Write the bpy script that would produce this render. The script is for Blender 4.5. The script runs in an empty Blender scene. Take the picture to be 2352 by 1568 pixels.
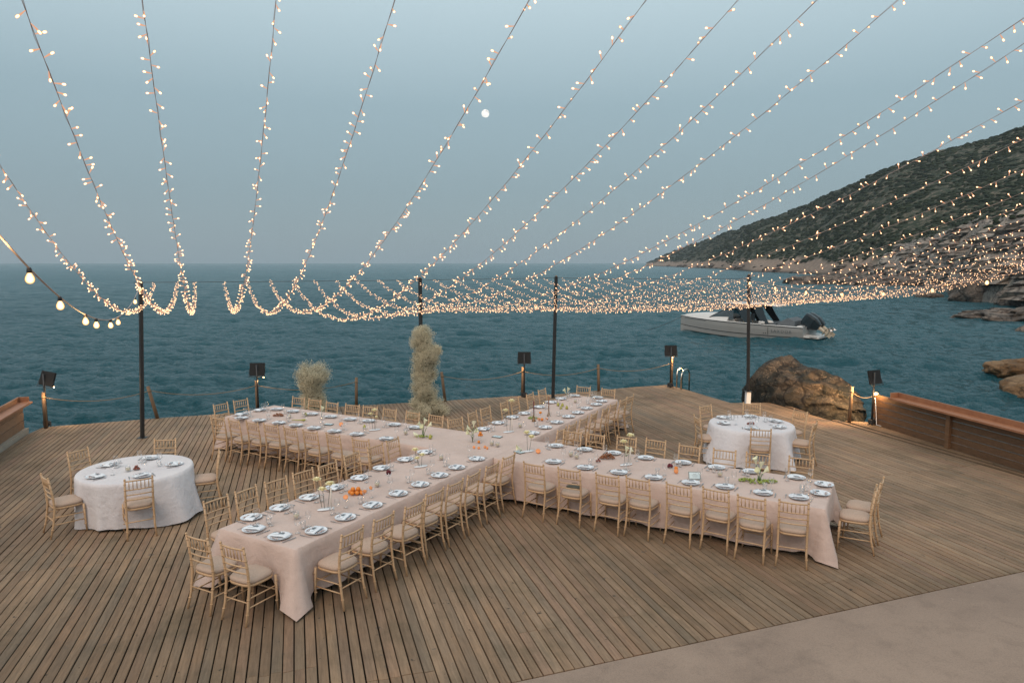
import bpy, math, random
import numpy as np
from mathutils import Vector, noise
random.seed(7); rng = np.random.default_rng(7)
R = math.radians; PI = math.pi
SC = bpy.context.scene
COL = SC.collection

# ------------------------------------------------------------------ camera
cd = bpy.data.cameras.new('camera'); cam = bpy.data.objects.new('camera', cd); COL.objects.link(cam)
cam.location = (0, 0, 4.15); cam.rotation_euler = (R(90) - math.atan(180/1600), 0, 0)
cd.sensor_width = 36; cd.lens = 36*1600/2352; cd.clip_start = .1; cd.clip_end = 20000
SC.camera = cam
# ------------------------------------------------------------------ sky, light, exposure
W = bpy.data.worlds.new('World'); SC.world = W; W.use_nodes = True
nt = W.node_tree; nt.nodes.clear()
out = nt.nodes.new('ShaderNodeOutputWorld'); bg = nt.nodes.new('ShaderNodeBackground')
sky = nt.nodes.new('ShaderNodeTexSky'); sky.sky_type = 'NISHITA'; sky.sun_disc = False
SUN_EL, SUN_AZ = R(4.0), R(200)
sky.sun_elevation = SUN_EL; sky.sun_rotation = SUN_AZ; sky.air_density = 1.0; sky.dust_density = 1.2; sky.ozone_density = 1.0
tc = nt.nodes.new('ShaderNodeTexCoord'); sp = nt.nodes.new('ShaderNodeSeparateXYZ')
rmp = nt.nodes.new('ShaderNodeValToRGB')     # dusk gradient from the horizon to the zenith, the same all round
cr = rmp.color_ramp
cr.elements[0].position = 0.0; cr.elements[0].color = (.30, .395, .45, 1)
cr.elements[1].position = 1.0; cr.elements[1].color = (.60, .78, .88, 1)
for p, c in ((.10, (.30, .42, .485, 1)), (.21, (.355, .49, .56, 1)), (.36, (.60, .75, .815, 1)), (.6, (.66, .80, .87, 1))):
    e = cr.elements.new(p); e.color = c
mx = nt.nodes.new('ShaderNodeMix'); mx.data_type = 'RGBA'; mx.inputs[0].default_value = .88
sc_ = nt.nodes.new('ShaderNodeVectorMath'); sc_.operation = 'SCALE'; sc_.inputs['Scale'].default_value = .10
nt.links.new(tc.outputs['Generated'], sp.inputs[0]); nt.links.new(sp.outputs['Z'], rmp.inputs[0])
nt.links.new(sky.outputs[0], sc_.inputs[0]); nt.links.new(sc_.outputs[0], mx.inputs[6]); nt.links.new(rmp.outputs[0], mx.inputs[7])
nt.links.new(mx.outputs[2], bg.inputs[0]); nt.links.new(bg.outputs[0], out.inputs[0]); bg.inputs[1].default_value = 1.05
sd = bpy.data.lights.new('afterglow', 'SUN'); sd.energy = 1.55; sd.angle = R(42); sd.color = (1.0, .76, .58)
sun = bpy.data.objects.new('afterglow', sd); COL.objects.link(sun); sun.rotation_euler = (R(42), 0, R(-22))
SC.view_settings.view_transform = 'Standard'; SC.view_settings.look = 'None'
SC.view_settings.exposure = 0; SC.view_settings.gamma = 1; SC.view_settings.use_curve_mapping = False
SC.render.engine = 'CYCLES'
cy = SC.cycles; cy.use_denoising = True; cy.max_bounces = 8; cy.transparent_max_bounces = 24; cy.glossy_bounces = 3
cy.diffuse_bounces = 3; cy.transmission_bounces = 6; cy.sample_clamp_indirect = 3; cy.caustics_reflective = False; cy.caustics_refractive = False

# ------------------------------------------------------------------ materials
def nodes(m):
    m.use_nodes = True; t = m.node_tree; return t, t.nodes['Principled BSDF'], t.nodes['Material Output']
def mixc(t, fac, a, b, kind='MIX'):
    n = t.nodes.new('ShaderNodeMix'); n.data_type = 'RGBA'; n.blend_type = kind
    for i, v in ((0, fac), (6, a), (7, b)):
        if isinstance(v, bpy.types.NodeSocket): t.links.new(v, n.inputs[i])
        elif i: n.inputs[i].default_value = (*v, 1)
        else: n.inputs[0].default_value = v
    return n.outputs[2]
def noi(t, vec, scale, detail=4, rough=.55, dist=0):
    n = t.nodes.new('ShaderNodeTexNoise'); n.inputs['Scale'].default_value = scale; n.inputs['Detail'].default_value = detail
    n.inputs['Roughness'].default_value = rough; n.inputs['Distortion'].default_value = dist
    if vec is not None: t.links.new(vec, n.inputs['Vector'])
    return n.outputs['Fac']
def ramp(t, v, lo, hi):
    n = t.nodes.new('ShaderNodeMapRange'); n.inputs[1].default_value = lo; n.inputs[2].default_value = hi; t.links.new(v, n.inputs[0]); return n.outputs[0]
def coord(t, kind='Object', rot=0, scale=(1, 1, 1)):
    c = t.nodes.new('ShaderNodeTexCoord'); m = t.nodes.new('ShaderNodeMapping')
    m.inputs['Rotation'].default_value = (0, 0, rot); m.inputs['Scale'].default_value = scale
    t.links.new(c.outputs[kind], m.inputs[0]); return m.outputs[0]
def bump(t, b, h, st, dist=.01):
    n = t.nodes.new('ShaderNodeBump'); n.inputs['Strength'].default_value = st; n.inputs['Distance'].default_value = dist
    t.links.new(h, n.inputs['Height']); t.links.new(n.outputs[0], b.inputs['Normal'])
def mat(name, c1, c2=None, scale=8, rough=.6, bmp=0, metal=0, detail=4, bdist=.01, stretch=(1, 1, 1), spec=.5, objvar=0):
    m = bpy.data.materials.new(name); t, b, o = nodes(m)
    b.inputs['Roughness'].default_value = rough; b.inputs['Metallic'].default_value = metal; b.inputs['Specular IOR Level'].default_value = spec
    v = coord(t, 'Object', 0, stretch); f = noi(t, v, scale, detail)
    c2 = c2 or tuple(x*.8 for x in c1)
    c = mixc(t, ramp(t, f, .3, .7), c1, c2)
    if objvar:
        oi = t.nodes.new('ShaderNodeObjectInfo'); c = mixc(t, ramp(t, oi.outputs['Random'], 0, 1/objvar), c, mixc(t, 1.0, c, (.55, .55, .55), 'MULTIPLY'))
    t.links.new(c, b.inputs['Base Color'])
    if bmp: bump(t, b, f, bmp, bdist)
    return m
def emit(name, col, st, sampling='NONE'):
    m = bpy.data.materials.new(name); t, b, o = nodes(m); t.nodes.remove(b)
    e = t.nodes.new('ShaderNodeEmission'); e.inputs[0].default_value = (*col, 1); e.inputs[1].default_value = st
    t.links.new(e.outputs[0], o.inputs[0]); m.cycles.emission_sampling = sampling; return m
def glassm(name, tint=(1, 1, 1), refl=.9, base=.05):
    m = bpy.data.materials.new(name); t, b, o = nodes(m); t.nodes.remove(b)
    tr = t.nodes.new('ShaderNodeBsdfTransparent'); tr.inputs[0].default_value = (*tint, 1)
    g = t.nodes.new('ShaderNodeBsdfGlossy'); g.inputs['Roughness'].default_value = .03; g.inputs[0].default_value = (refl, refl, refl, 1)
    lw = t.nodes.new('ShaderNodeLayerWeight'); lw.inputs[0].default_value = .35
    mr = t.nodes.new('ShaderNodeMapRange'); mr.inputs[3].default_value = base; mr.inputs[4].default_value = .75
    mxs = t.nodes.new('ShaderNodeMixShader')
    t.links.new(lw.outputs['Facing'], mr.inputs[0]); t.links.new(mr.outputs[0], mxs.inputs[0])
    t.links.new(tr.outputs[0], mxs.inputs[1]); t.links.new(g.outputs[0], mxs.inputs[2]); t.links.new(mxs.outputs[0], o.inputs[0]); return m

BANG = R(17.2)                                     # deck boards run this far left of the view axis
def wood_deck():
    m = bpy.data.materials.new('deck_wood'); t, b, o = nodes(m)
    a = t.nodes.new('ShaderNodeVertexColor'); a.layer_name = 'tint'
    sep = t.nodes.new('ShaderNodeSeparateColor'); t.links.new(a.outputs[0], sep.inputs[0])
    c = t.nodes.new('ShaderNodeTexCoord')
    off = t.nodes.new('ShaderNodeVectorMath'); off.operation = 'MULTIPLY_ADD'; t.links.new(a.outputs[0], off.inputs[0]); off.inputs[1].default_value = (40, 40, 40); t.links.new(c.outputs['Object'], off.inputs[2])
    mp = t.nodes.new('ShaderNodeMapping'); mp.vector_type = 'TEXTURE'; mp.inputs['Rotation'].default_value = (0, 0, BANG); mp.inputs['Scale'].default_value = (1, 14, 1)
    t.links.new(off.outputs[0], mp.inputs[0])
    grain = noi(t, mp.outputs[0], 42, 6, .7); mid = noi(t, mp.outputs[0], 9, 3)
    blot = noi(t, c.outputs['Object'], 1.1, 7, .68); spot = noi(t, c.outputs['Object'], 5.5, 5, .6); knot = noi(t, off.outputs[0], 13, 2, .5)
    col = mixc(t, sep.outputs[0], (.250, .168, .110), (.325, .228, .154))
    col = mixc(t, ramp(t, sep.outputs[1], .72, 1.0), col, (.235, .175, .125))
    col = mixc(t, ramp(t, sep.outputs[2], .80, 1.0), col, (.30, .195, .135))
    bigv = noi(t, c.outputs['Object'], .22, 3)
    col = mixc(t, ramp(t, bigv, .38, .64), mixc(t, 1.0, col, (.74, .73, .71), 'MULTIPLY'), mixc(t, 1.0, col, (1.14, 1.13, 1.12), 'MULTIPLY'))
    col = mixc(t, ramp(t, grain, .35, .72), col, mixc(t, 1.0, col, (.62, .6, .58), 'MULTIPLY'))
    col = mixc(t, ramp(t, mid, .4, .7), col, mixc(t, 1.0, col, (1.18, 1.14, 1.08), 'MULTIPLY'))
    col = mixc(t, ramp(t, blot, .5, .68), col, mixc(t, 1.0, col, (.70, .74, .72), 'MULTIPLY'))
    col = mixc(t, ramp(t, blot, .46, .3), col, mixc(t, 1.0, col, (1.18, 1.12, 1.06), 'MULTIPLY'))
    col = mixc(t, ramp(t, spot, .66, .74), col, (.075, .07, .066))
    col = mixc(t, ramp(t, knot, .72, .77), col, (.06, .045, .033))
    t.links.new(col, b.inputs['Base Color']); b.inputs['Roughness'].default_value = .72; b.inputs['Specular IOR Level'].default_value = .25
    bump(t, b, grain, .35, .004); return m
M_DECK = wood_deck()
M_CHAIR = mat('beech_wood', (.64, .42, .245), (.54, .34, .19), 30, .42, .08, stretch=(1, 1, .15), objvar=.25)
M_CUSH = mat('cushion_linen', (.52, .385, .305), (.44, .325, .255), 60, .9, .25, bdist=.003, spec=.1)
def linen(name, a, b_):
    m = bpy.data.materials.new(name); t, b, o = nodes(m)
    v = coord(t); w1 = noi(t, coord(t, 'Object', R(30), (1, 12, 6)), 22, 4, .6); w2 = noi(t, coord(t, 'Object', R(30), (12, 1, 6)), 22, 4, .6)
    big = noi(t, v, 1.7, 4, .6); ad = t.nodes.new('ShaderNodeMath'); ad.operation = 'ADD'; t.links.new(w1, ad.inputs[0]); t.links.new(w2, ad.inputs[1])
    c = mixc(t, ramp(t, big, .35, .65), a, b_); c = mixc(t, ramp(t, ad.outputs[0], .85, 1.2), c, mixc(t, 1.0, c, (.88, .86, .85), 'MULTIPLY'))
    wr = noi(t, v, 7, 3, .5, .6); ad2 = t.nodes.new('ShaderNodeMath'); ad2.operation = 'MULTIPLY_ADD'; t.links.new(wr, ad2.inputs[0]); ad2.inputs[1].default_value = 5.0; t.links.new(ad.outputs[0], ad2.inputs[2])
    t.links.new(c, b.inputs['Base Color']); b.inputs['Roughness'].default_value = .92; b.inputs['Specular IOR Level'].default_value = .1
    b.inputs['Sheen Weight'].default_value = .15; bump(t, b, ad2.outputs[0], .5, .011); return m
M_BLUSH = linen('blush_linen', (.69, .53, .465), (.61, .465, .405))
M_WHITE = linen('white_linen', (.76, .72, .73), (.70, .66, .68))
M_NAPK = mat('napkin_cotton', (.82, .84, .87), (.76, .78, .82), 25, .85, .2)
M_PLATE = mat('white_ceramic', (.80, .82, .85), (.76, .78, .82), 3, .18)
M_PR1 = mat('print_charcoal', (.09, .085, .095), (.24, .23, .24), 150, .7)
M_PR2 = mat('print_slate', (.17, .20, .22), (.11, .13, .15), 90, .7)
M_PR3 = mat('print_russet', (.26, .10, .075), (.62, .42, .36), 110, .7)
M_PR4 = mat('print_sepia', (.17, .11, .09), (.66, .6, .56), 140, .7)
M_STEEL = mat('steel_cutlery', (.50, .47, .46), (.42, .40, .39), 20, .22, metal=1)
M_GLASS = glassm('clear_glass')
M_WAX = mat('candle_wax', (.78, .68, .48), (.74, .64, .45), 10, .5)
M_BLACK = mat('black_metal', (.018, .018, .020), (.028, .026, .026), 14, .45, .1)
M_POST = mat('post_wood', (.20, .125, .072), (.13, .08, .045), 16, .7, .4, stretch=(1, 1, .1))
M_FENCE = mat('stained_fence_wood', (.215, .11, .052), (.125, .066, .034), 6, .6, .35, stretch=(1, 1, 5), objvar=.6, detail=7)
M_SHELF = mat('red_shelf_wood', (.37, .165, .082), (.29, .12, .06), 7, .5, .2, detail=6)
M_WALLW = mat('pale_wall_wood', (.34, .205, .125), (.25, .145, .085), 7, .7, .3, stretch=(1, 1, 5), objvar=.5, detail=7)
M_CONCW = mat('wall_concrete', (.40, .35, .29), (.32, .28, .235), 5, .9, .3, detail=8)
M_ROPE = mat('rope_fibre', (.26, .19, .12), (.18, .13, .08), 60, .9, .5)
M_CABLE = mat('dark_cable', (.06, .045, .035), (.05, .04, .03), 20, .6)
M_CORD = mat('bronze_cord', (.46, .36, .33), (.38, .29, .26), 20, .5)
def glow(name, core, rim, sc, sr):
    m = emit(name, core, sc); t = m.node_tree; e = [n for n in t.nodes if n.type == 'EMISSION'][0]
    lw = t.nodes.new('ShaderNodeLayerWeight'); lw.inputs[0].default_value = .45; f = ramp(t, lw.outputs['Facing'], .05, .62)
    t.links.new(mixc(t, f, tuple(c*sc for c in core), tuple(c*sr for c in rim)), e.inputs[0]); e.inputs[1].default_value = 1; return m
M_BULB = glow('fairy_glow', (1.0, .68, .40), (1.0, .42, .15), 3.6, 1.25)
M_BULBH = emit('fairy_halo_cup', (1.0, .50, .30), .85)
M_BIG = glow('bulb_glow', (1.0, .74, .38), (1.0, .44, .10), 3.0, 1.1)
M_MOON = emit('moon_glow', (1.0, .97, .9), 1.9); t_ = M_MOON.node_tree; e_ = [n for n in t_.nodes if n.type == 'EMISSION'][0]; t_.links.new(mixc(t_, ramp(t_, noi(t_, coord(t_), 1.6, 4), .42, .62), (1.0, .97, .90), (.62, .62, .60)), e_.inputs[0]); e_.inputs[1].default_value = 1.35

# ------------------------------------------------------------------ object helpers
def tag(o, label=None, cat=None, group=None, kind=None):
    if label: o['label'] = label
    if cat: o['category'] = cat
    if group: o['group'] = group
    if kind: o['kind'] = kind
    return o
def empty(name, loc=(0, 0, 0), rz=0, label=None, cat=None, group=None, kind=None):
    o = bpy.data.objects.new(name, None); COL.objects.link(o); o.location = loc; o.rotation_euler = (0, 0, rz); o.empty_display_size = .1
    return tag(o, label, cat, group, kind)
def link(name, me, parent=None, loc=None, rz=None):
    o = bpy.data.objects.new(name, me); COL.objects.link(o)
    if parent: o.parent = parent
    if loc is not None: o.location = loc
    if rz is not None: o.rotation_euler = (0, 0, rz)
    return o
def npmesh(name, V, F, mats, smooth=True, midx=None):
    V = np.asarray(V, np.float32); F = np.asarray(F, np.int32); me = bpy.data.meshes.new(name)
    me.vertices.add(len(V)); me.vertices.foreach_set('co', V.ravel())
    n = F.shape[1]; me.loops.add(F.size); me.loops.foreach_set('vertex_index', F.ravel()); me.polygons.add(len(F))
    me.polygons.foreach_set('loop_start', np.arange(0, F.size, n, dtype=np.int32)); me.polygons.foreach_set('loop_total', np.full(len(F), n, np.int32))
    for m in (mats if isinstance(mats, (list, tuple)) else [mats]): me.materials.append(m)
    if midx is not None: me.polygons.foreach_set('material_index', np.asarray(midx, np.int32))
    me.polygons.foreach_set('use_smooth', np.full(len(F), smooth)); me.update(); me.validate(); return me
class MB:
    def __init__(s): s.v = []; s.f = []; s.mi = []; s.sm = []
    def add(s, V, F, mi=0, sm=False):
        n = len(s.v); s.v += [tuple(map(float, p)) for p in V]; s.f += [tuple(i+n for i in f) for f in F]; s.mi += [mi]*len(F); s.sm += [sm]*len(F); return s
    def box(s, c, d, rz=0, mi=0, rx=0):
        x, y, z = d[0]/2, d[1]/2, d[2]/2; P = []
        for a in ((-x, -y, -z), (x, -y, -z), (x, y, -z), (-x, y, -z), (-x, -y, z), (x, -y, z), (x, y, z), (-x, y, z)):
            q = Vector(a)
            if rx: q = Vector((q.x, q.y*math.cos(rx)-q.z*math.sin(rx), q.y*math.sin(rx)+q.z*math.cos(rx)))
            P.append((c[0]+q.x*math.cos(rz)-q.y*math.sin(rz), c[1]+q.x*math.sin(rz)+q.y*math.cos(rz), c[2]+q.z))
        return s.add(P, [(0, 3, 2, 1), (4, 5, 6, 7), (0, 1, 5, 4), (1, 2, 6, 5), (2, 3, 7, 6), (3, 0, 4, 7)], mi)
    def tube(s, pts, r, n=8, mi=0, cap=True, sm=True):
        pts = [Vector(p) for p in pts]; rr = r if isinstance(r, (list, tuple)) else [r]*len(pts); V = []; F = []
        up = None
        for i, p in enumerate(pts):
            d = (pts[min(i+1, len(pts)-1)]-pts[max(i-1, 0)]).normalized()
            if up is None: up = Vector((0, 0, 1)) if abs(d.z) < .9 else Vector((1, 0, 0))
            a = d.cross(up).normalized(); b = a.cross(d).normalized(); up = b
            for k in range(n):
                t = 2*PI*k/n; V.append(p+(a*math.cos(t)+b*math.sin(t))*rr[i])
        for i in range(len(pts)-1):
            for k in range(n): F.append((i*n+k, i*n+(k+1) % n, (i+1)*n+(k+1) % n, (i+1)*n+k))
        s.add(V, F, mi, sm)
        if cap:
            m = len(s.v)-len(V); s.f += [tuple(m+k for k in range(n))[::-1], tuple(m+(len(pts)-1)*n+k for k in range(n))]; s.mi += [mi]*2; s.sm += [False]*2
        return s
    def lathe(s, prof, n=12, c=(0, 0, 0), mi=0, sm=True, sx=1, sy=1):
        V = []; F = []
        for (r, z) in prof:
            for k in range(n): V.append((c[0]+sx*r*math.cos(2*PI*k/n), c[1]+sy*r*math.sin(2*PI*k/n), c[2]+z))
        for i in range(len(prof)-1):
            for k in range(n): F.append((i*n+k, i*n+(k+1) % n, (i+1)*n+(k+1) % n, (i+1)*n+k))
        return s.add(V, F, mi, sm)
    def ball(s, c, r, n=8, m=6, mi=0, sc=(1, 1, 1)):
        pr = [(max(1e-4, math.sin(PI*i/m)), -math.cos(PI*i/m)) for i in range(m+1)]
        V = []; F = []
        for (q, z) in pr:
            for k in range(n): V.append((c[0]+sc[0]*r*q*math.cos(2*PI*k/n), c[1]+sc[1]*r*q*math.sin(2*PI*k/n), c[2]+sc[2]*r*z))
        for i in range(m):
            for k in range(n): F.append((i*n+k, i*n+(k+1) % n, (i+1)*n+(k+1) % n, (i+1)*n+k))
        return s.add(V, F, mi, True)
    def mesh(s, name, mats):
        me = bpy.data.meshes.new(name); me.from_pydata(s.v, [], s.f)
        for m in (mats if isinstance(mats, (list, tuple)) else [mats]): me.materials.append(m)
        me.polygons.foreach_set('material_index', s.mi); me.polygons.foreach_set('use_smooth', s.sm); me.update(); return me
    def obj(s, name, mats, parent=None, loc=None, rz=None): return link(name, s.mesh(name, mats), parent, loc, rz)
def copy_tree(o, parent=None):
    c = o.copy(); COL.objects.link(c)
    if parent: c.parent = parent
    for ch in o.children: copy_tree(ch, c)
    return c
def scatter(name, bv, bf, P, S, mats, rot=True, parent=None, rots=None, smooth=False):
    """many small copies of one base shape as ONE mesh"""
    bv = np.asarray(bv, float); bf = np.asarray(bf, int); n = len(P)
    if rots is None:
        if rot:
            q = rng.normal(size=(n, 4)); q /= np.linalg.norm(q, axis=1)[:, None]; w, x, y, z = q.T
            Rm = np.stack([1-2*(y*y+z*z), 2*(x*y-z*w), 2*(x*z+y*w), 2*(x*y+z*w), 1-2*(x*x+z*z), 2*(y*z-x*w), 2*(x*z-y*w), 2*(y*z+x*w), 1-2*(x*x+y*y)], 1).reshape(n, 3, 3)
        else: Rm = np.repeat(np.eye(3)[None], n, 0)
    else: Rm = rots
    S = np.asarray(S, float); S = S[:, None] if S.ndim == 1 else S
    V = np.einsum('nij,nvj->nvi', Rm, bv[None]*S[:, None, :]) + np.asarray(P)[:, None, :]
    F = bf[None]+(np.arange(n)*len(bv))[:, None, None]
    return link(name, npmesh(name, V.reshape(-1, 3), F.reshape(-1, bf.shape[1]), mats, smooth), parent)

# ================================================================== SEA
ZS = -1.15
def build_sea():
    m = bpy.data.materials.new('sea_water'); t, b, o = nodes(m)
    v = coord(t); big = noi(t, v, .02, 3)
    c = mixc(t, ramp(t, big, .35, .65), (.010, .084, .108), (.016, .100, .124)); t.links.new(c, b.inputs['Base Color'])
    b.inputs['IOR'].default_value = 1.333
    ge = t.nodes.new('ShaderNodeNewGeometry'); ln = t.nodes.new('ShaderNodeVectorMath'); ln.operation = 'LENGTH'; t.links.new(ge.outputs['Position'], ln.inputs[0])
    rg = t.nodes.new('ShaderNodeMapRange'); rg.inputs[1].default_value = 30; rg.inputs[2].default_value = 260; rg.inputs[3].default_value = .07; rg.inputs[4].default_value = .22; t.links.new(ln.outputs['Value'], rg.inputs[0]); t.links.new(rg.outputs[0], b.inputs['Roughness'])
    n1 = noi(t, coord(t, 'Object', R(12), (1, 2.4, 1)), 5.0, 6, .7); n2 = noi(t, coord(t, 'Object', R(-20), (1, 2.0, 1)), .35, 4, .6)
    ad = t.nodes.new('ShaderNodeMath'); ad.operation = 'MULTIPLY_ADD'; t.links.new(n2, ad.inputs[0]); ad.inputs[1].default_value = 2.5; t.links.new(n1, ad.inputs[2])
    bump(t, b, ad.outputs[0], 1.0, .24)
    Rr = np.concatenate([np.geomspace(12, 600, 900), np.geomspace(760, 9000, 24)])
    A = np.linspace(R(-75), R(75), 800)
    rr, aa = np.meshgrid(Rr, A, indexing='ij'); X = rr*np.sin(aa); Y = rr*np.cos(aa); Z = np.zeros_like(X)
    cell = np.maximum(np.gradient(Rr)[:, None]*np.ones_like(aa), .5*rr*(A[1]-A[0]))
    g = np.random.default_rng(3)
    for k in range(52):
        L = 0.38*(12/.38)**(k/51); th = R(80)+g.normal()*R(30); amp = .0145*L**.7*(1.05 if L < 1.6 else (.8 if L < 3.5 else .32))
        ph = g.uniform(0, 2*PI); kk = 2*PI/L
        a = kk*(X*math.cos(th)+Y*math.sin(th))+ph + .8*np.sin(.11*X+k)+.6*np.sin(.17*Y+2*k)
        w = np.clip((L/cell-1.8)/2.0, 0, 1)
        Z += amp*w*(1.15-2.1*np.abs(np.sin(a*.5))**1.25)
    V = np.stack([X, Y, Z+ZS], -1).reshape(-1, 3); nr, na = X.shape
    i = (np.arange(nr-1)[:, None]*na+np.arange(na-1)[None]).ravel()
    F = np.stack([i, i+1, i+na+1, i+na], 1)[:, ::-1]
    tag(link('sea', npmesh('sea', V, F, m)), 'choppy teal sea under the dusk sky', kind='structure')
build_sea()

# ================================================================== HILL, CLIFF, ROCKS
def fbm(X, Y, s, oct=5, seed=0, ridged=False):
    g = np.random.default_rng(seed); Z = np.zeros_like(X); a = 1; tot = 0
    for o in range(oct):
        acc = 0
        for j in range(5):
            th = g.uniform(0, 2*PI); p = g.uniform(0, 2*PI); f = s*2**o*g.uniform(.7, 1.4)
            acc = acc+np.sin(f*(X*math.cos(th)+Y*math.sin(th))+p+1.3*np.sin(f*.6*(X*math.sin(th)-Y*math.cos(th))+p*2))
        acc = acc/2.6
        if ridged: acc = 1-2*np.abs(acc)
        Z += a*acc; tot += a; a *= .5
    return Z/tot
def hill_mat():
    m = bpy.data.materials.new('scrub_hillside'); t, b, o = nodes(m); b.inputs['Roughness'].default_value = .95; b.inputs['Specular IOR Level'].default_value = .1
    g = t.nodes.new('ShaderNodeNewGeometry'); s = t.nodes.new('ShaderNodeSeparateXYZ'); t.links.new(g.outputs['Position'], s.inputs[0])
    v = g.outputs['Position']; n1 = noi(t, v, .035, 6, .65); n2 = noi(t, v, .38, 6, .7); n3 = noi(t, v, 1.3, 4, .7)
    green = mixc(t, ramp(t, n1, .35, .65), (.022, .034, .024), (.040, .052, .030))
    green = mixc(t, ramp(t, n2, .48, .60), green, (.19, .155, .12)); green = mixc(t, ramp(t, n3, .45, .7), green, (.035, .042, .028))
    rock = mixc(t, ramp(t, n2, .35, .65), (.33, .245, .19), (.20, .15, .12))
    ad = t.nodes.new('ShaderNodeMath'); ad.operation = 'MULTIPLY_ADD'; t.links.new(n1, ad.inputs[0]); ad.inputs[1].default_value = -16; t.links.new(s.outputs['Z'], ad.inputs[2])
    c = mixc(t, ramp(t, ad.outputs[0], -3.0, -.5), rock, green)
    wet = ramp(t, s.outputs['Z'], -1.1, .4); c = mixc(t, wet, (.05, .045, .04), c); t.links.new(c, b.inputs['Base Color']); bump(t, b, n3, .6, .5); return m
M_HILL = hill_mat()
def noi_col(t, vec, scale):
    n = t.nodes.new('ShaderNodeTexNoise'); n.inputs['Scale'].default_value = scale; t.links.new(vec, n.inputs['Vector']); return n.outputs['Color']
def rock_mat(name, dark, light, vein, sc=1.0, veinw=.03, crack=0):
    m = bpy.data.materials.new(name); t, b, o = nodes(m); b.inputs['Roughness'].default_value = .85; b.inputs['Specular IOR Level'].default_value = .25
    v = coord(t); n1 = noi(t, v, 1.1*sc, 6, .65, .8); n2 = noi(t, v, 6*sc, 6, .7, .3); n3 = noi(t, coord(t, 'Object', 0, (1, 1, 1.7)), .9*sc, 5, .55, 2.2)
    c = mixc(t, ramp(t, n1, .42, .6), dark, light); c = mixc(t, ramp(t, n2, .35, .75), c, mixc(t, 1.0, c, (.55, .55, .55), 'MULTIPLY'))
    d = t.nodes.new('ShaderNodeMath'); d.operation = 'SUBTRACT'; t.links.new(n3, d.inputs[0]); d.inputs[1].default_value = .5
    a = t.nodes.new('ShaderNodeMath'); a.operation = 'ABSOLUTE'; t.links.new(d.outputs[0], a.inputs[0])
    c = mixc(t, ramp(t, a.outputs[0], veinw, .0), c, vein); t.links.new(c, b.inputs['Base Color'])
    if crack:
        vo = t.nodes.new('ShaderNodeTexVoronoi'); vo.feature = 'DISTANCE_TO_EDGE'; vo.inputs['Scale'].default_value = crack
        dv_ = t.nodes.new('ShaderNodeVectorMath'); dv_.operation = 'MULTIPLY_ADD'; t.links.new(noi_col(t, v, crack*1.5), dv_.inputs[0]); dv_.inputs[1].default_value = (1.6/crack*.5,)*3; t.links.new(v, dv_.inputs[2]); t.links.new(dv_.outputs[0], vo.inputs['Vector'])
        c = mixc(t, ramp(t, vo.outputs['Distance'], .0, .07), mixc(t, 1.0, c, (.32, .32, .34), 'MULTIPLY'), c); t.links.new(c, b.inputs['Base Color'])
    s = t.nodes.new('ShaderNodeMath'); s.operation = 'ADD'; t.links.new(n1, s.inputs[0]); t.links.new(n2, s.inputs[1]); bump(t, b, s.outputs[0], .7, .12/sc); return m
M_CLIFF = rock_mat('pale_cliff_rock', (.27, .235, .205), (.50, .42, .35), (.12, .11, .10), .16, .02, .22)
M_SHORE = rock_mat('shore_rock', (.12, .10, .085), (.28, .22, .18), (.05, .045, .04), .4, .02, .5)
M_ROCK = rock_mat('veined_boulder_rock', (.036, .041, .041), (.125, .106, .090), (.30, .245, .20), 1.5, .009, 1.3)
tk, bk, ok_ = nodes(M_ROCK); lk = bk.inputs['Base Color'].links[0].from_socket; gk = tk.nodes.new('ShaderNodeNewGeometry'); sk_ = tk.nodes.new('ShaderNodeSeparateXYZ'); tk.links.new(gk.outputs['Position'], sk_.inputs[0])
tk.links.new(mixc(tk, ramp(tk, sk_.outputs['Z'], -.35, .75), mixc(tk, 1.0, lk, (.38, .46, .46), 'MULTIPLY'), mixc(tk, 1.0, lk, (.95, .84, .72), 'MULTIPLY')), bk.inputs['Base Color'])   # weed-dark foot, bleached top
M_LITROCK = rock_mat('orange_lit_rock', (.17, .09, .04), (.32, .20, .11), (.07, .05, .035), .8, .02)  # brown rock with the warm orange light on it put into the colour

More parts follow.
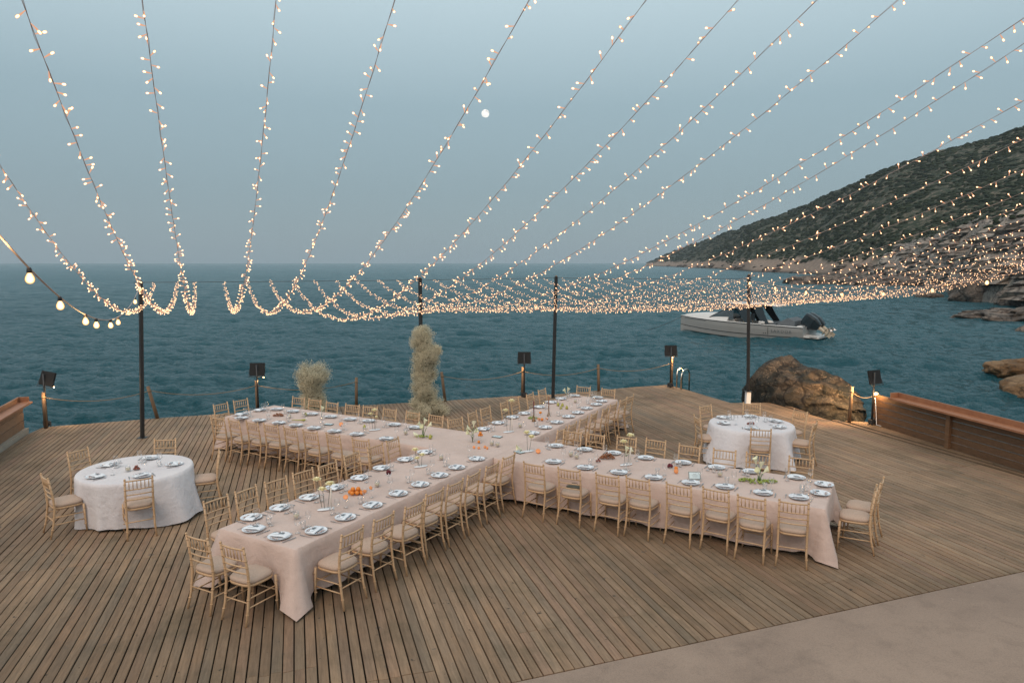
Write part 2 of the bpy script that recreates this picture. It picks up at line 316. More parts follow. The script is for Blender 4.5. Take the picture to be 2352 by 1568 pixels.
SKYL = [(.1907, -.0012), (.2337, .0179), (.3151, .046), (.3845, .0692), (.4418, .0946), (.5215, .1289), (.5896, .1537), (.6578, .1719), (.715, .1875), (.8623, .2221), (1.1005, .2542), (1.4595, .2716), (2.2, .28)]
SHORE = [(.1907, 1250.), (.2579, 800.), (.3408, 427.), (.4118, 358.), (.4693, 285.), (.533, 238.), (.7327, 186.), (1.1377, 140.), (2.2, 100.)]
CLT = [(.5162, -.0223), (.5194, -.0037), (.531, .0111), (.5513, .0228), (.5975, .0369), (.6547, .0576), (.6895, .0619), (.7245, .0716), (.8739, .1061), (1.1155, .1361), (1.4794, .154), (2.2, .16)]
CLS = [(.51, 220.), (.5758, 178.), (.629, 126.), (.6705, 97.), (.7355, 85.), (.8922, 68.), (1.1453, 54.), (1.5252, 46.), (2.2, 40.)]
def land(name, top, shore, mtl, k0, k1, nk, nt_, ridge, amp, ns, seed, ex, label, ridg=False, step=0, tend=1.6):
    k = np.linspace(k0, k1, nk)[:, None]; T = np.interp(k, *zip(*top)); Ys = np.interp(k, *zip(*shore)); Yr = ridge(Ys)
    t = np.linspace(-.06, tend, nt_)[None]; Y = Ys+(Yr-Ys)*t; X = k*Y
    hr = np.maximum((4.15-ZS)+T*Yr, .15); tt = np.clip(t, 0, 1); prof = tt**ex
    H = hr*prof - np.clip(t-1, 0, 9)*hr*.35
    n = fbm(X, Y, ns, 5, seed, ridg)
    Hn = H+amp*n*np.clip(t*5, 0, 1)*np.clip(hr/(6*amp), .1, 1)*np.where(t > .93, .55, 1)
    if step: q = step*(1+.4*fbm(X, Y, ns*.7, 2, seed+9)); Hn = .45*Hn+.55*(np.floor(Hn/q)+np.clip((Hn/q-np.floor(Hn/q))*3, 0, 1))*q
    Hn = np.where(t <= 0, -1.5, np.maximum(Hn, .02+0*Hn))
    V = np.stack([X, Y, Hn+ZS], -1).reshape(-1, 3)
    i = (np.arange(nk-1)[:, None]*nt_+np.arange(nt_-1)[None]).ravel(); F = np.stack([i, i+nt_, i+nt_+1, i+1], 1)
    o = link(name, npmesh(name, V, F, mtl)); tag(o, label, kind='structure'); return X, Y, Hn+ZS, t*np.ones_like(X)
hx, hy, hz, ht = land('hill', SKYL, SHORE, M_HILL, .1907, 2.0, 560, 220, lambda s: s*1.30+130, 3.2, .045, 11, .95, 'dark scrub covered headland sloping down to the sea')
cx_, cy_, cz_, ct_ = land('cliff', CLT, CLS, M_CLIFF, .512, 2.0, 620, 170, lambda s: s*1.22+10, 1.3, .30, 5, .62, 'pale fractured rock cliff at the foot of the hill', True, 1.6, 2.3)
# scrub: thousands of low bushes, nobody could count them
bush_v = np.array([(math.cos(a)*q, math.sin(a)*q, z) for z, q in ((0, 1), (.55, .85), (.95, .35)) for a in np.arange(5)*2*PI/5+z]); bush_v = np.vstack([bush_v])
bush_f = []
for l in (0, 1):
    for k in range(5): a, b_, c_, d_ = l*5+k, l*5+(k+1) % 5, l*5+5+(k+1) % 5, l*5+5+k; bush_f += [(a, b_, c_), (a, c_, d_)]
bush_f += [(10, 11, 12), (10, 12, 13), (10, 13, 14)]
def scrub(name, X, Y, Z, T, n, tmin, smin, smax, mtl, label, seed, kmax=1.3, hmin=6, tmax=1.02):
    g = np.random.default_rng(seed); I = g.integers(0, X.shape[0]-1, n*3); J = g.integers(0, X.shape[1]-1, n*3); u = g.uniform(0, 1, n*3); w = g.uniform(0, 1, n*3)
    f = lambda A: (A[I, J]*(1-u)*(1-w)+A[I+1, J]*u*(1-w)+A[I, J+1]*(1-u)*w+A[I+1, J+1]*u*w)
    P = np.stack([f(X), f(Y), f(Z)], 1); t = f(T); hn = fbm(P[:, 0], P[:, 1], .045, 3, seed+1); h2 = fbm(P[:, 0], P[:, 1], .16, 3, seed+2)
    ok = (t > tmin) & (t < tmax) & (P[:, 2] > hmin+3*hn) & (P[:, 0]/P[:, 1] < kmax) & (h2 > -.38)
    P = P[ok][:n]; s = g.uniform(smin, smax, len(P))*(.5+P[:, 1]/500*.8); P[:, 2] -= s*.25
    S = np.stack([s*g.uniform(.8, 1.5, len(P)), s*g.uniform(.8, 1.3, len(P)), s*g.uniform(.5, .85, len(P))], 1)
    a = g.uniform(0, 6.28, len(P)); z = np.zeros(len(P)); o1 = np.ones(len(P))
    Rm = np.stack([np.cos(a), -np.sin(a), z, np.sin(a), np.cos(a), z, z, z, o1], 1).reshape(-1, 3, 3)
    o = scatter(name, bush_v, bush_f, P, S, mtl, rots=Rm, smooth=False); tag(o, label, 'shrubs', kind='stuff')
M_BUSH = mat('scrub_leaves', (.026, .038, .026), (.050, .060, .036), .08, .95, spec=.05)
scrub('hillside_scrub', hx, hy, hz, ht, 15000, .03, .7, 1.7, M_BUSH, 'dense dark green scrub covering the far hillside', 4)
scrub('cliff_scrub', cx_, cy_, cz_, ct_, 1500, .5, .5, 1.1, M_BUSH, 'low green bushes growing along the top of the pale cliff', 8, hmin=5.5, tmax=1.5)

scrub('far_shore_boulders', hx, hy, hz, ht, 1500, .0, 1.0, 3.2, M_SHORE, 'jumble of pale boulders along the foot of the far hill', 14, hmin=-9, tmax=.07, kmax=.75)
scrub('cliff_boulders', cx_, cy_, cz_, ct_, 1300, .0, 1.2, 4.0, M_CLIFF, 'jumble of pale broken blocks on the cliff', 15, hmin=-9, tmax=.8)
def boulder(name, c, d, rz, mtl, label, seed, amp=.16, n=(90, 56), strat=0, fn=None, group=None):
    U = np.linspace(0, 2*PI, n[0], endpoint=False); Wv = np.linspace(0, PI, n[1]); u, w = np.meshgrid(U, Wv, indexing='ij')
    x = np.sin(w)*np.cos(u); y = np.sin(w)*np.sin(u); z = np.cos(w)
    pw = lambda q, e: np.sign(q)*np.abs(q)**e
    x, y, z = pw(x, .85), pw(y, .85), pw(z, .8)
    X, Y, Z = x*d[0]/2, y*d[1]/2, z*d[2]/2
    dm = min(d); s = 3.2/dm
    N = fbm(X+Z*.7, Y-Z*.6+seed, s, 4, seed)*.6+fbm(X-Z, Y+Z*1.2, s*1.6, 4, seed+3, True)*.4
    k = 1+amp*N; X, Y, Z = X*k, Y*k, Z*(1+amp*1.2*N)
    if strat: Z = Z+strat*np.sin(Z*9/d[2]+X*2/d[0]+N*2)
    if fn: X, Y, Z = fn(X, Y, Z, N)
    V = np.stack([X, Y, Z], -1).reshape(-1, 3); F = []
    i, j = np.meshgrid(np.arange(n[0]), np.arange(n[1]-1), indexing='ij'); i2 = (i+1) % n[0]
    F = np.stack([i*n[1]+j, i*n[1]+j+1, i2*n[1]+j+1, i2*n[1]+j], -1).reshape(-1, 4)
    o = link(name, npmesh(name, V, F, mtl)); o.location = c; o.rotation_euler = (0, 0, rz); return tag(o, label, 'rock', group)
# the big boulder beside the deck: a hump at the far end, a long falling back towards the camera
AX = np.array([9.42-7.85, 18.95-22.25]); AL = float(np.hypot(*AX)); ARZ = math.atan2(AX[1], AX[0])
def big_fn(X, Y, Z, N):
    s = np.clip((X+AL*.58)/(AL*1.16), 0, 1)
    top = np.interp(s, [0, .08, .2, .36, .46, .6, .75, .9, 1], [-.05, .55, 1.0, 1.24, .98, .95, .90, .70, .2])
    hw = np.interp(s, [0, .12, .35, .6, .85, 1], [.55, .9, 1.08, .95, .8, .55])
    zz = np.where(Z > 0, Z*top/1.0, Z*1.35); return X*1.0, Y*hw, zz+.02
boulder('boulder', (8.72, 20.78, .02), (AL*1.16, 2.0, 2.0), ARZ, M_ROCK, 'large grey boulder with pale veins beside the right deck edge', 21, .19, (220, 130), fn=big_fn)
boulder('shore_rock', (71.5, 101.5, -.2), (17, 9, 7.0), .35, M_SHORE, 'long sloping shore rock below the cliff at the right edge', 31, .2)
boulder('shore_rock', (66.5, 88.5, -.7), (9, 6, 3.6), .2, M_SHORE, 'dark rounded rock at the waterline right of the sloping shore rock', 33, .2)
boulder('shore_rock', (52.6, 68.0, -1.2), (17, 8, 1.9), .1, M_SHORE, 'low flat dark rock lying in the cove', 35, .22)
boulder('shore_rock', (66.2, 110.5, -1.15), (4.2, 2.4, 1.2), .1, M_SHORE, 'tiny dark rock breaking the surface left of the sloping rock', 37, .2)
boulder('shore_rock', (79.5, 181, -1.2), (17, 8, 4.6), -.1, M_SHORE, 'dark islet rock below the tip of the pale cliff', 39, .2)
boulder('shore_rock', (92, 172, -1.2), (22, 14, 4.2), .2, M_SHORE, 'low brown rock shelf at the foot of the pale cliff', 40, .25)
boulder('shore_rock', (26.0, 33.6, -1.05), (5.6, 2.2, 1.1), -.05, M_LITROCK, 'narrow rock coloured as orange-lit in the water at the right edge, behind the bigger ledge', 41, .16)
boulder('shore_rock', (23.6, 28.2, -1.05), (6.6, 4.2, 1.35), .15, M_LITROCK, 'rounded ledge coloured as orange-lit in the water at the right edge above the fence', 43, .12, strat=.05)
boulder('shore_rock', (41.8, 54.5, -1.2), (4.0, 2.4, 1.1), .15, M_SHORE, 'small brown rock in the water at the right edge of the cove', 45, .16)
boulder('shore_rock', (80, 96, 1.0), (14, 12, 9), .5, M_SHORE, 'tall brown rock rising behind the sloping shore rock', 47, .22)

# ================================================================== MOON
mk, mT = (1115-1176)/1600, 0
th = math.atan(180/1600); dx, dy = (1115-1176)/1600, -(261-784)/1600
dv = Vector((dx, math.cos(th)+math.sin(th)*dy, -math.sin(th)+math.cos(th)*dy)).normalized()
mo = MB().ball((0, 0, 0), 1, 32, 20).obj('moon', M_MOON); mo.location = Vector((0, 0, 4.15))+dv*9000; mo.scale = (48,)*3
tag(mo, 'full pale moon in the dusk sky', 'moon')

# ================================================================== DECK
DECK = [(-11.95, 17.39), (-9.54, 18.44), (-8.25, 18.9), (-5.12, 19.94), (-4.21, 20.2), (-2.04, 20.85), (.05, 21.55), (1.5, 21.9), (4.04, 23.15), (5.35, 23.6), (5.84, 22.48), (6.35, 20.95),
        (6.5, 20.5), (8.01, 20.57), (8.45, 18.3), (9.05, 18.03), (9.72, 17.9), (10.55, 15.43), (10.9, 13.66), (11.5, 10.70), (-.03, 6.51), (-6.3, 4.22), (-7.9, 5.0), (-11.15, 14.61), (-11.85, 16.75)]
bu = np.array([-math.sin(BANG), math.cos(BANG)]); bw = np.array([math.cos(BANG), math.sin(BANG)])   # along and across the boards
PW = [(float(np.dot(p, bw)), float(np.dot(p, bu))) for p in DECK]
def cross_at(w):
    r = []
    for (a, b) in zip(PW, PW[1:]+PW[:1]):
        if (a[0] <= w) != (b[0] <= w): r.append(a[1]+(w-a[0])/(b[0]-a[0])*(b[1]-a[1]))
    return sorted(r)
PITCH, GAP = .1152, .0105
deck = empty('deck', label='weathered wooden deck over the water', kind='structure')
subv = [(x, y, -.09) for x, y in DECK]+[(x, y, -.5) for x, y in DECK]; N_ = len(DECK)
sub = MB(); cxm, cym = 0, 13
sub.add([(x*.992+cxm*.008, y*.992+cym*.008, -.085) for x, y in DECK]+[(x*.992+cxm*.008, y*.992+cym*.008, -.42) for x, y in DECK], [tuple(range(N_))]+[(i, (i+1) % N_, N_+(i+1) % N_, N_+i) for i in range(N_)])
M_SUB = mat('dark_underdeck', (.040, .028, .018), (.026, .018, .012), 4, .9)
sub.obj('underframe', M_SUB, deck)
# fascia along the sea side
fz = MB()
for a, b in zip(DECK[:16], DECK[1:16]):
    d = Vector((b[0]-a[0], b[1]-a[1])); L = d.length; fz.box(((a[0]+b[0])/2, (a[1]+b[1])/2, -.155), (L, .035, .22), math.atan2(d.y, d.x))
fz.obj('fascia', M_POST, deck)
boards = []
wmin, wmax = min(p[0] for p in PW), max(p[0] for p in PW)
SEAM = [2.0, 6.25, 10.58, 14.9, 19.2, 23.6, 28]
w = wmin+.004; bi = 0; offs = 0; run = 0
gtint = random.random()
while w+PITCH < wmax:
    if run <= 0: offs = random.choice((0, 0, 0, .42, -.42, .84)) if random.random() < .55 else 0; run = random.randint(2, 9)
    run -= 1
    w0, w1 = w+random.uniform(0, .003), w+PITCH-GAP-random.uniform(-.002, .005)
    A, B = cross_at(w0), cross_at(w1)
    if len(A) == len(B):
        for k in range(0, len(A), 2):
            cuts = [s+offs+random.uniform(-.012, .012) for s in SEAM]
            lo = [A[k]+.004, B[k]+.004]; hi = [A[k+1]-.004, B[k+1]-.004]
            seg = [lo]+[[c, c] for c in cuts if max(lo)+.25 < c < min(hi)-.25]+[hi]
            for s0, s1 in zip(seg, seg[1:]):
                g = .004
                a0, a1 = s0[0]+g, s0[1]+g; b0, b1 = s1[0]-g, s1[1]-g
                dz = random.uniform(-.0025, .0025); tw = random.uniform(-.0015, .0015)
                q = [(w0, a0), (w1, a1), (w1, b1), (w0, b0)]; e = .004
                qi = [(w0+e, a0+e), (w1-e, a1+e), (w1-e, b1-e), (w0+e, b0-e)]
                pt = lambda p, z: (p[0]*bw[0]+p[1]*bu[0], p[0]*bw[1]+p[1]*bu[1], z)
                V = [pt(p, dz-.034) for p in q]+[pt(p, dz-.004) for p in q]+[pt(p, dz+(tw if i in (0, 3) else -tw)) for i, p in enumerate(qi)]
                cw, cu = (w0+w1)/2, (a0+b0)/2; cxw = cw*bw[0]+cu*bu[0]; cyw = cw*bw[1]+cu*bu[1]
                L = b0-a0
                d_ = max(cyw, 5); inside = abs(cxw/d_) < .80 and cyw > 5.2
                boards.append((L/d_**3 if inside else 0, V))
    w += PITCH
BF = [(0, 1, 5, 4), (1, 2, 6, 5), (2, 3, 7, 6), (3, 0, 4, 7), (4, 5, 9, 8), (5, 6, 10, 9), (6, 7, 11, 10), (7, 4, 8, 11), (8, 9, 10, 11)]
boards.sort(key=lambda t: -t[0])
def tint_attr(me, cols):
    ca = me.color_attributes.new('tint', 'FLOAT_COLOR', 'CORNER'); ca.data.foreach_set('color', np.repeat(cols, 36, 0).astype(np.float32).ravel())
tints = np.c_[rng.uniform(0, 1, (len(boards), 3)), np.ones(len(boards))]
for i, (s, V) in enumerate(boards[:300]):
    me = npmesh('deck_board', V, BF, M_DECK, False); tint_attr(me, tints[i:i+1]); link('deck_board', me, deck)
rest = boards[300:]; VV = np.array([v for _, v in rest]).reshape(-1, 3); FF = (np.array(BF)[None]+(np.arange(len(rest))*12)[:, None, None]).reshape(-1, 4)
me = npmesh('deck_boards_beyond', VV, FF, M_DECK, False); tint_attr(me, tints[300:]); o = link('deck_boards_beyond', me, deck); o['kind'] = 'stuff'
# concrete landing
M_CONC = bpy.data.materials.new('tan_concrete'); t, b, o_ = nodes(M_CONC); v = coord(t)
n1 = noi(t, v, .55, 6, .6, .6); n2 = noi(t, v, 3, 6, .7); n3 = noi(t, v, 70, 3, .6); sp_ = noi(t, v, 9, 2, .5)
c = mixc(t, ramp(t, n1, .35, .65), (.35, .255, .195), (.27, .195, .15)); c = mixc(t, ramp(t, n2, .5, .72), c, mixc(t, 1.0, c, (.80, .80, .80), 'MULTIPLY'))
c = mixc(t, ramp(t, n3, .4, .7), c, mixc(t, 1.0, c, (.80, .80, .80), 'MULTIPLY')); c = mixc(t, ramp(t, sp_, .76, .80), c, (.42, .33, .27))
t.links.new(c, b.inputs['Base Color']); b.inputs['Roughness'].default_value = .75; b.inputs['Specular IOR Level'].default_value = .3; bump(t, b, n3, .3, .004)
cp = [(-.03, 6.49), (11.5, 10.68), (15, 11.95), (20, -8), (-14, -8), (-8, 3.58), (-6.3, 4.2)]
cm = MB(); cm.add([(x, y, .004) for x, y in cp]+[(x, y, -1.6) for x, y in cp], [tuple(range(7))[::-1]]+[(i, (i+1) % 7, 7+(i+1) % 7, 7+i) for i in range(7)])
tag(cm.obj('concrete_landing', M_CONC), 'tan concrete landing in front of the deck', kind='structure')

# ================================================================== CHAIRS
def make_chair():
    root = empty('banquet_chair')
    hb, hf = .185, .20                                    # half widths at the back and the front
    def post(sx):                                         # rear leg running up into the back post
        m = MB(); P = [(sx*(hb+.012), -.285, 0), (sx*hb, -.235, .20), (sx*hb, -.205, .44), (sx*hb, -.215, .62), (sx*hb, -.262, .93)]
        m.tube(P, [.0135, .0155, .0165, .0155, .0135], 8)
        for z in (.13, .30, .52, .60, .685, .77, .86):
            for a, b in zip(P, P[1:]):
                if a[2] <= z <= b[2]:
                    t_ = (z-a[2])/(b[2]-a[2]); c = [a[i]+t_*(b[i]-a[i]) for i in range(3)]
                    m.tube([(c[0], c[1], z-.006), (c[0], c[1], z+.006)], .0195, 8)
        m.ball((P[-1][0], P[-1][1]-.001, .934), .017, 8, 5); return m
    for sx in (-1, 1): post(sx).obj('leg', M_CHAIR, root)
    for sx in (-1, 1):
        m = MB(); P = [(sx*(hf+.004), .20, 0), (sx*hf, .188, .22), (sx*(hf-.003), .18, .44)]; m.tube(P, [.0125, .0155, .0165], 8)
        for z in (.12, .28, .37): m.tube([(sx*hf, .188, z-.006), (sx*hf, .188, z+.006)], .0195, 8)
        m.obj('leg', M_CHAIR, root)
    # seat frame: a rounded rail
    n = 28; V = []; F = []
    def rr(a, s=1.0):
        x, y = math.cos(a), math.sin(a); e = .55; X = math.copysign(abs(x)**e, x)*.205*s; Y = math.copysign(abs(y)**e, y)*.20*s-.005
        return X*(1-.07*(.5-Y/.4)), Y
    for z, s in ((.425, 1.0), (.425, .86), (.455, .86), (.455, 1.0), (.44, 1.03)):
        for k in range(n): x, y = rr(2*PI*k/n, s); V.append((x, y, z))
    for l in range(5):
        for k in range(n): F.append((l*n+k, l*n+(k+1) % n, ((l+1) % 5)*n+(k+1) % n, ((l+1) % 5)*n+k))
    MB().add(V, F, 0, True).obj('seat_frame', M_CHAIR, root)
    V = []; F = []
    pr = ((.452, .93), (.462, 1.0), (.482, 1.04), (.503, .99), (.520, .86), (.533, .62), (.540, .32), (.542, .02))
    for z, s in pr:
        for k in range(n): x, y = rr(2*PI*k/n, s); V.append((x, y, z))
    for l in range(len(pr)-1):
        for k in range(n): F.append((l*n+k, l*n+(k+1) % n, (l+1)*n+(k+1) % n, (l+1)*n+k))
    MB().add(V, F, 0, True).obj('cushion', M_CUSH, root)
    yb = lambda z: np.interp(z, [.44, .62, .93], [-.205, -.215, -.262])
    m = MB()
    for z, r in ((.905, .0115), (.765, .0095), (.683, .0095), (.602, .0095)):
        m.tube([(-hb, yb(z), z), (-hb*.5, yb(z)-.012, z+.001), (0, yb(z)-.016, z), (hb*.5, yb(z)-.012, z+.001), (hb, yb(z), z)], r, 6)
    br = m.obj('backrest', M_CHAIR, root)
    sp_me = MB().tube([(0, -.0155+yb(.765), .765), (0, -.016+yb(.835), .835), (0, -.0155+yb(.905), .905)], [.005, .0085, .005], 6).mesh('spindle', M_CHAIR)
    for k in range(6):
        x = -hb+2*hb*(k+1)/7; link('spindle', sp_me, br, (x, .004*(x/hb)**2*2.2, 0))
    def bar(a, b): MB().tube([a, b], .0085, 6).obj('stretcher', M_CHAIR, root)
    for z in (.20, .31):
        for sx in (-1, 1): bar((sx*(hb+.002), -.235+.01*(z > .25), z), (sx*hf, .188, z))
    bar((-hf, .19, .25), (hf, .19, .25)); bar((-hb, -.228, .26), (hb, -.228, .26))
    return root
ORD = ['first', 'second', 'third', 'fourth', 'fifth', 'sixth', 'seventh', 'eighth']
ARM = {'FL': 'front left table arm', 'FR': 'front right table arm', 'BL': 'back left table arm', 'BR': 'back right table arm'}
def seat_words(key, i, n):
    """words that say which place this is"""
    if key == 'L_round': return ['at left of', 'at upper left of', 'behind', 'at right of', 'in front of'][i]+' the left round table'
    if key == 'R_round': return ['at left of', 'at upper left of', 'behind', 'at upper right of', 'at right of', 'in front of'][i]+' the right round table'
    a, side = key.split('_')
    if side == 'end': return ('left' if i == 0 else 'right')+' one at the tip of the '+ARM[a]
    # lists run tip -> crossing for FL right/left and BL; the others are turned round here
    return ORD[i]+' from the tip, '+side+' side of the '+ARM[a]
FAC = {'FL_right': 150.4, 'FL_left': -29.6, 'FL_end': 60.4, 'BL_front': 61.2, 'BL_back': -118.8, 'BL_end': -28.8, 'BR_left': -29.6, 'BR_right': 150.4, 'BR_end': -119.6, 'FR_back': -118.8, 'FR_front': 61.2, 'FR_end': 151.2}
CH = {  # where each chair's back rail stands
'FL_right': [(-1.93, 8.13), (-1.64, 8.61), (-1.32, 9.08), (-1.1, 9.59), (-.84, 10.01), (-.59, 10.47), (-.32, 10.94), (-.05, 11.46)],
'FL_end': [(-3.74, 7.95), (-3.2, 7.68)],
'FL_left': [(-4.07, 9.28), (-3.82, 9.71), (-3.54, 10.12), (-3.25, 10.57), (-2.97, 10.95), (-2.72, 11.55), (-2.42, 12.1), (-2.18, 12.53)],
'BL_front': [(-6.19, 14.36), (-5.75, 14.12), (-5.29, 13.93), (-4.85, 13.72), (-4.38, 13.45), (-3.89, 13.17), (-3.37, 12.9), (-2.79, 12.55)],
'BL_end': [(-6.72, 15.78), (-6.42, 16.25)],
'BL_back': [(-5.16, 16.54), (-4.69, 16.29), (-4.19, 15.95), (-3.66, 15.69), (-3.2, 15.48), (-2.72, 15.2), (-2.15, 14.88), (-1.62, 14.59)],
'BR_left': [(.77, 17.61), (.45, 17.03), (.08, 16.35), (-.19, 15.99), (-.59, 15.35), (-.85, 14.86), (-1.19, 14.24)],
'BR_end': [(1.88, 18.02), (2.49, 17.68)],
'BR_right': [(2.88, 16.73), (2.64, 16.33), (2.34, 15.78), (2.08, 15.33), (1.78, 14.81), (1.51, 14.32), (1.22, 13.78), (.96, 13.36)],
'FR_back': [(4.81, 11.31), (4.19, 11.56), (3.68, 11.8), (3.16, 12.09), (2.64, 12.48), (2.14, 12.68), (1.59, 12.92), (1.16, 13.12)],
'FR_front': [(3.83, 9.17), (3.33, 9.36), (2.92, 9.69), (2.44, 9.92), (1.89, 10.19), (1.46, 10.39), (.91, 10.68), (.36, 10.97)],
'FR_end': [(5.22, 9.71), (5.51, 10.1)],
'L_round': [(-7.1, 10.3), (-7.51, 11.78), (-6.38, 12.54), (-5.06, 11.72), (-5.62, 10.2)],
'R_round': [(3.9, 14.4), (4.39, 15.55), (5.55, 15.84), (6.33, 15.0), (6.15, 13.85), (4.86, 13.35)]}
RC = {'L_round': (-6.27, 11.3), 'R_round': (5.1, 14.55)}
chair0 = make_chair(); first = True; CHAIRS = {}
for key, L in CH.items():
    for i, (x, y) in enumerate(L):
        if key in RC: c = RC[key]; a = math.atan2(c[1]-y, c[0]-x)+R(random.uniform(-5, 5))
        else: a = R(FAC[key]+random.uniform(-6.5, 6.5))
        if key == 'BR_left' and i == 6: a = R(-50)
        o = chair0 if first else copy_tree(chair0); first = False
        o.location = (x+math.cos(a)*.25+random.uniform(-.012, .012), y+math.sin(a)*.25+random.uniform(-.012, .012), .002); o.rotation_euler = (0, 0, a-PI/2)
        tag(o, 'gold wooden chair '+seat_words(key, i, len(L)), 'chair', 'gold wooden chairs around the '+('round tables' if key in RC else 'crossed tables')); CHAIRS[(key, i)] = o

# ================================================================== TABLES AND CLOTHS
aA, aB = R(60.4), R(-28.8)
UA = np.array([math.cos(aA), math.sin(aA)]); NA = np.array([-UA[1], UA[0]])
UB = np.array([math.cos(aB), math.sin(aB)]); NB = np.array([-UB[1], UB[0]])
A0, A1, AN0, AN1 = 5.67, 16.25, 6.20, 7.55
B0, B1, BN0, BN1 = -12.97, -.70, 10.31, 11.70
TZ = .75
def A2W(u, n): return UA*u+NA*n
def B2W(u, n): return UB*u+NB*n
def wob(p, s=3.0): return noise.noise(Vector((p[0]*s, p[1]*s, .3)))
def cloth(name, f2w, u0, u1, n0, n1, skirts, ztop, mtl, label, sides, seed, open_ends=()):
    """a linen cloth: a top sheet and skirts; skirts = polyline of the covered rim in (u, n)"""
    g = random.Random(seed); m = MB()
    nu, nn = int((u1-u0)/.12)+1, int((n1-n0)/.12)+1; V = []; F = []
    for i in range(nu+1):
        for j in range(nn+1):
            p = f2w(u0+(u1-u0)*i/nu, n0+(n1-n0)*j/nn); V.append((*p, ztop+.0035*wob(p, 2.2)+.0012*wob(p, 9)*(0 < i < nu and 0 < j < nn)))
    for i in range(nu):
        for j in range(nn): F.append((i*(nn+1)+j, (i+1)*(nn+1)+j, (i+1)*(nn+1)+j+1, i*(nn+1)+j+1))
    m.add(V, F, 0, True)
    ctr = f2w((u0+u1)/2, (n0+n1)/2)
    for path, hem_mid in skirts:                       # path: list of (u,n) corners, hem height away from corners per segment
        P = []
        for k in range(len(path)-1):
            a, b = np.array(path[k]), np.array(path[k+1]); L = float(np.linalg.norm(b-a)); st = max(2, int(L/.045))
            for q in range(st+(k == len(path)-2)):
                t_ = q/st; P.append((a+(b-a)*t_, k, t_*L, L))
        rows = 14; Vs = []
        for idx, (pn, k, s, L) in enumerate(P):
            W0 = f2w(*pn); a, b = np.array(path[k]), np.array(path[k+1]); d = (b-a)/L; nrm = np.array([d[1], -d[0]])
            cornerL = k > 0; cornerR = k < len(path)-2
            dc = min(s if cornerL else 9, (L-s) if cornerR else 9)
            wN = f2w(*(pn+nrm))-W0
            if s == 0 and k > 0:
                a0 = np.array(path[k-1]); d0 = (a-a0)/np.linalg.norm(a-a0); n2 = np.array([d0[1], -d0[0]])+nrm; n2 /= np.linalg.norm(n2); wN = f2w(*(pn+n2))-W0
            wD = f2w(*(pn+d))-W0
            flare = .24*math.exp(-dc/.07); tuck = -.012*math.exp(-((dc-.42)/.16)**2)
            hem = hem_mid[k]+.028*wob(W0, 2.4)+.012*wob(W0, 6)
            lng = hem_mid[k] < .2
            if dc < 2: hem = hem+(.02-hem)*math.exp(-(dc/(.10 if lng else .24))**1.2)+(.06*math.exp(-((dc-.24)/.12)**2) if lng else 0)
            if s == 0 and k > 0: flare = .26
            side = -1 if (cornerL and dc == s) else 1
            for r in range(rows+1):
                q = r/rows; z = ztop+.001-(ztop-hem)*q
                if r == 0: off = .0
                elif r == 1: z = ztop-.006; off = .012
                else:
                    fold = (.020*math.sin(9*s+4*wob(W0, 1.1)+k)+.034*wob(W0, 4.2)+.010*wob(W0, 11)+.006*math.sin(31*s+5*wob(W0, 2)))*q**.8
                    off = .018+.035*q+fold+(flare+tuck)*q**1.25
                sl = .10*math.exp(-(dc/.2)**2)*q*q*(0 if dc == 0 else 1)
                p = W0+wN*off-wD*side*sl*.35*(1 if dc > .02 else 0)
                Vs.append((p[0], p[1], z))
        n = rows+1; Fs = [(i*n+j, i*n+j+1, (i+1)*n+j+1, (i+1)*n+j) for i in range(len(P)-1) for j in range(rows)]
        m.add(Vs, Fs, 0, True)
    o = m.obj(name, mtl); tag(o, label, 'tablecloth', 'blush tablecloths on the crossed tables'); return o
XA0, XA1 = 10.30, 11.56       # where the other table crosses, along A
cloth('tablecloth', A2W, A0, A1, AN0, AN1, [([(XA0, AN1), (A0, AN1), (A0, AN0), (XA0, AN0)], [.10, .36, .10]), ([(XA1, AN0), (A1, AN0), (A1, AN1), (XA1, AN1)], [.10, .36, .10])], TZ+.0025, M_BLUSH, 'long blush linen cloth over the table running from front left to back right', None, 1)
cloth('tablecloth', B2W, B0, -7.38, BN0, BN1, [([(-7.42, BN1), (B0, BN1), (B0, BN0), (-7.42, BN0)], [.10, .36, .10])], TZ, M_BLUSH, 'blush linen cloth covering the back left table arm', None, 2)
cloth('tablecloth', B2W, -6.16, B1, BN0, BN1, [([(-6.03, BN0), (B1, BN0), (B1, BN1), (-6.03, BN1)], [.07, .36, .10])], TZ, M_BLUSH, 'blush linen cloth covering the front right table arm', None, 3)
def long_table(f2w, u0, u1, n0, n1, ang, label):
    c = f2w((u0+u1)/2, (n0+n1)/2); root = empty('banquet_table', (*c, 0), ang, label, 'table', 'banquet tables under the blush cloths'); L, Wd = u1-u0, n1-n0
    MB().box((0, 0, TZ-.03), (L-.02, Wd-.02, .03)).obj('tabletop', M_POST, root)
    k = max(2, int(L/2.2))
    for i in range(k+1):
        for s in (-1, 1): MB().tube([(-L/2+.3+(L-.6)*i/k, s*(Wd/2-.18), 0), (-L/2+.3+(L-.6)*i/k, s*(Wd/2-.18), TZ-.045)], .018, 8).obj('leg', M_BLACK, root)
long_table(A2W, A0, A1, AN0, AN1, aA, 'long trestle table under the cloth from front left to back right')
long_table(B2W, B0, -7.45, BN0, BN1, aB, 'trestle table under the blush cloth of the back left arm')
long_table(B2W, -6.0, B1, BN0, BN1, aB, 'trestle table under the blush cloth of the front right arm')
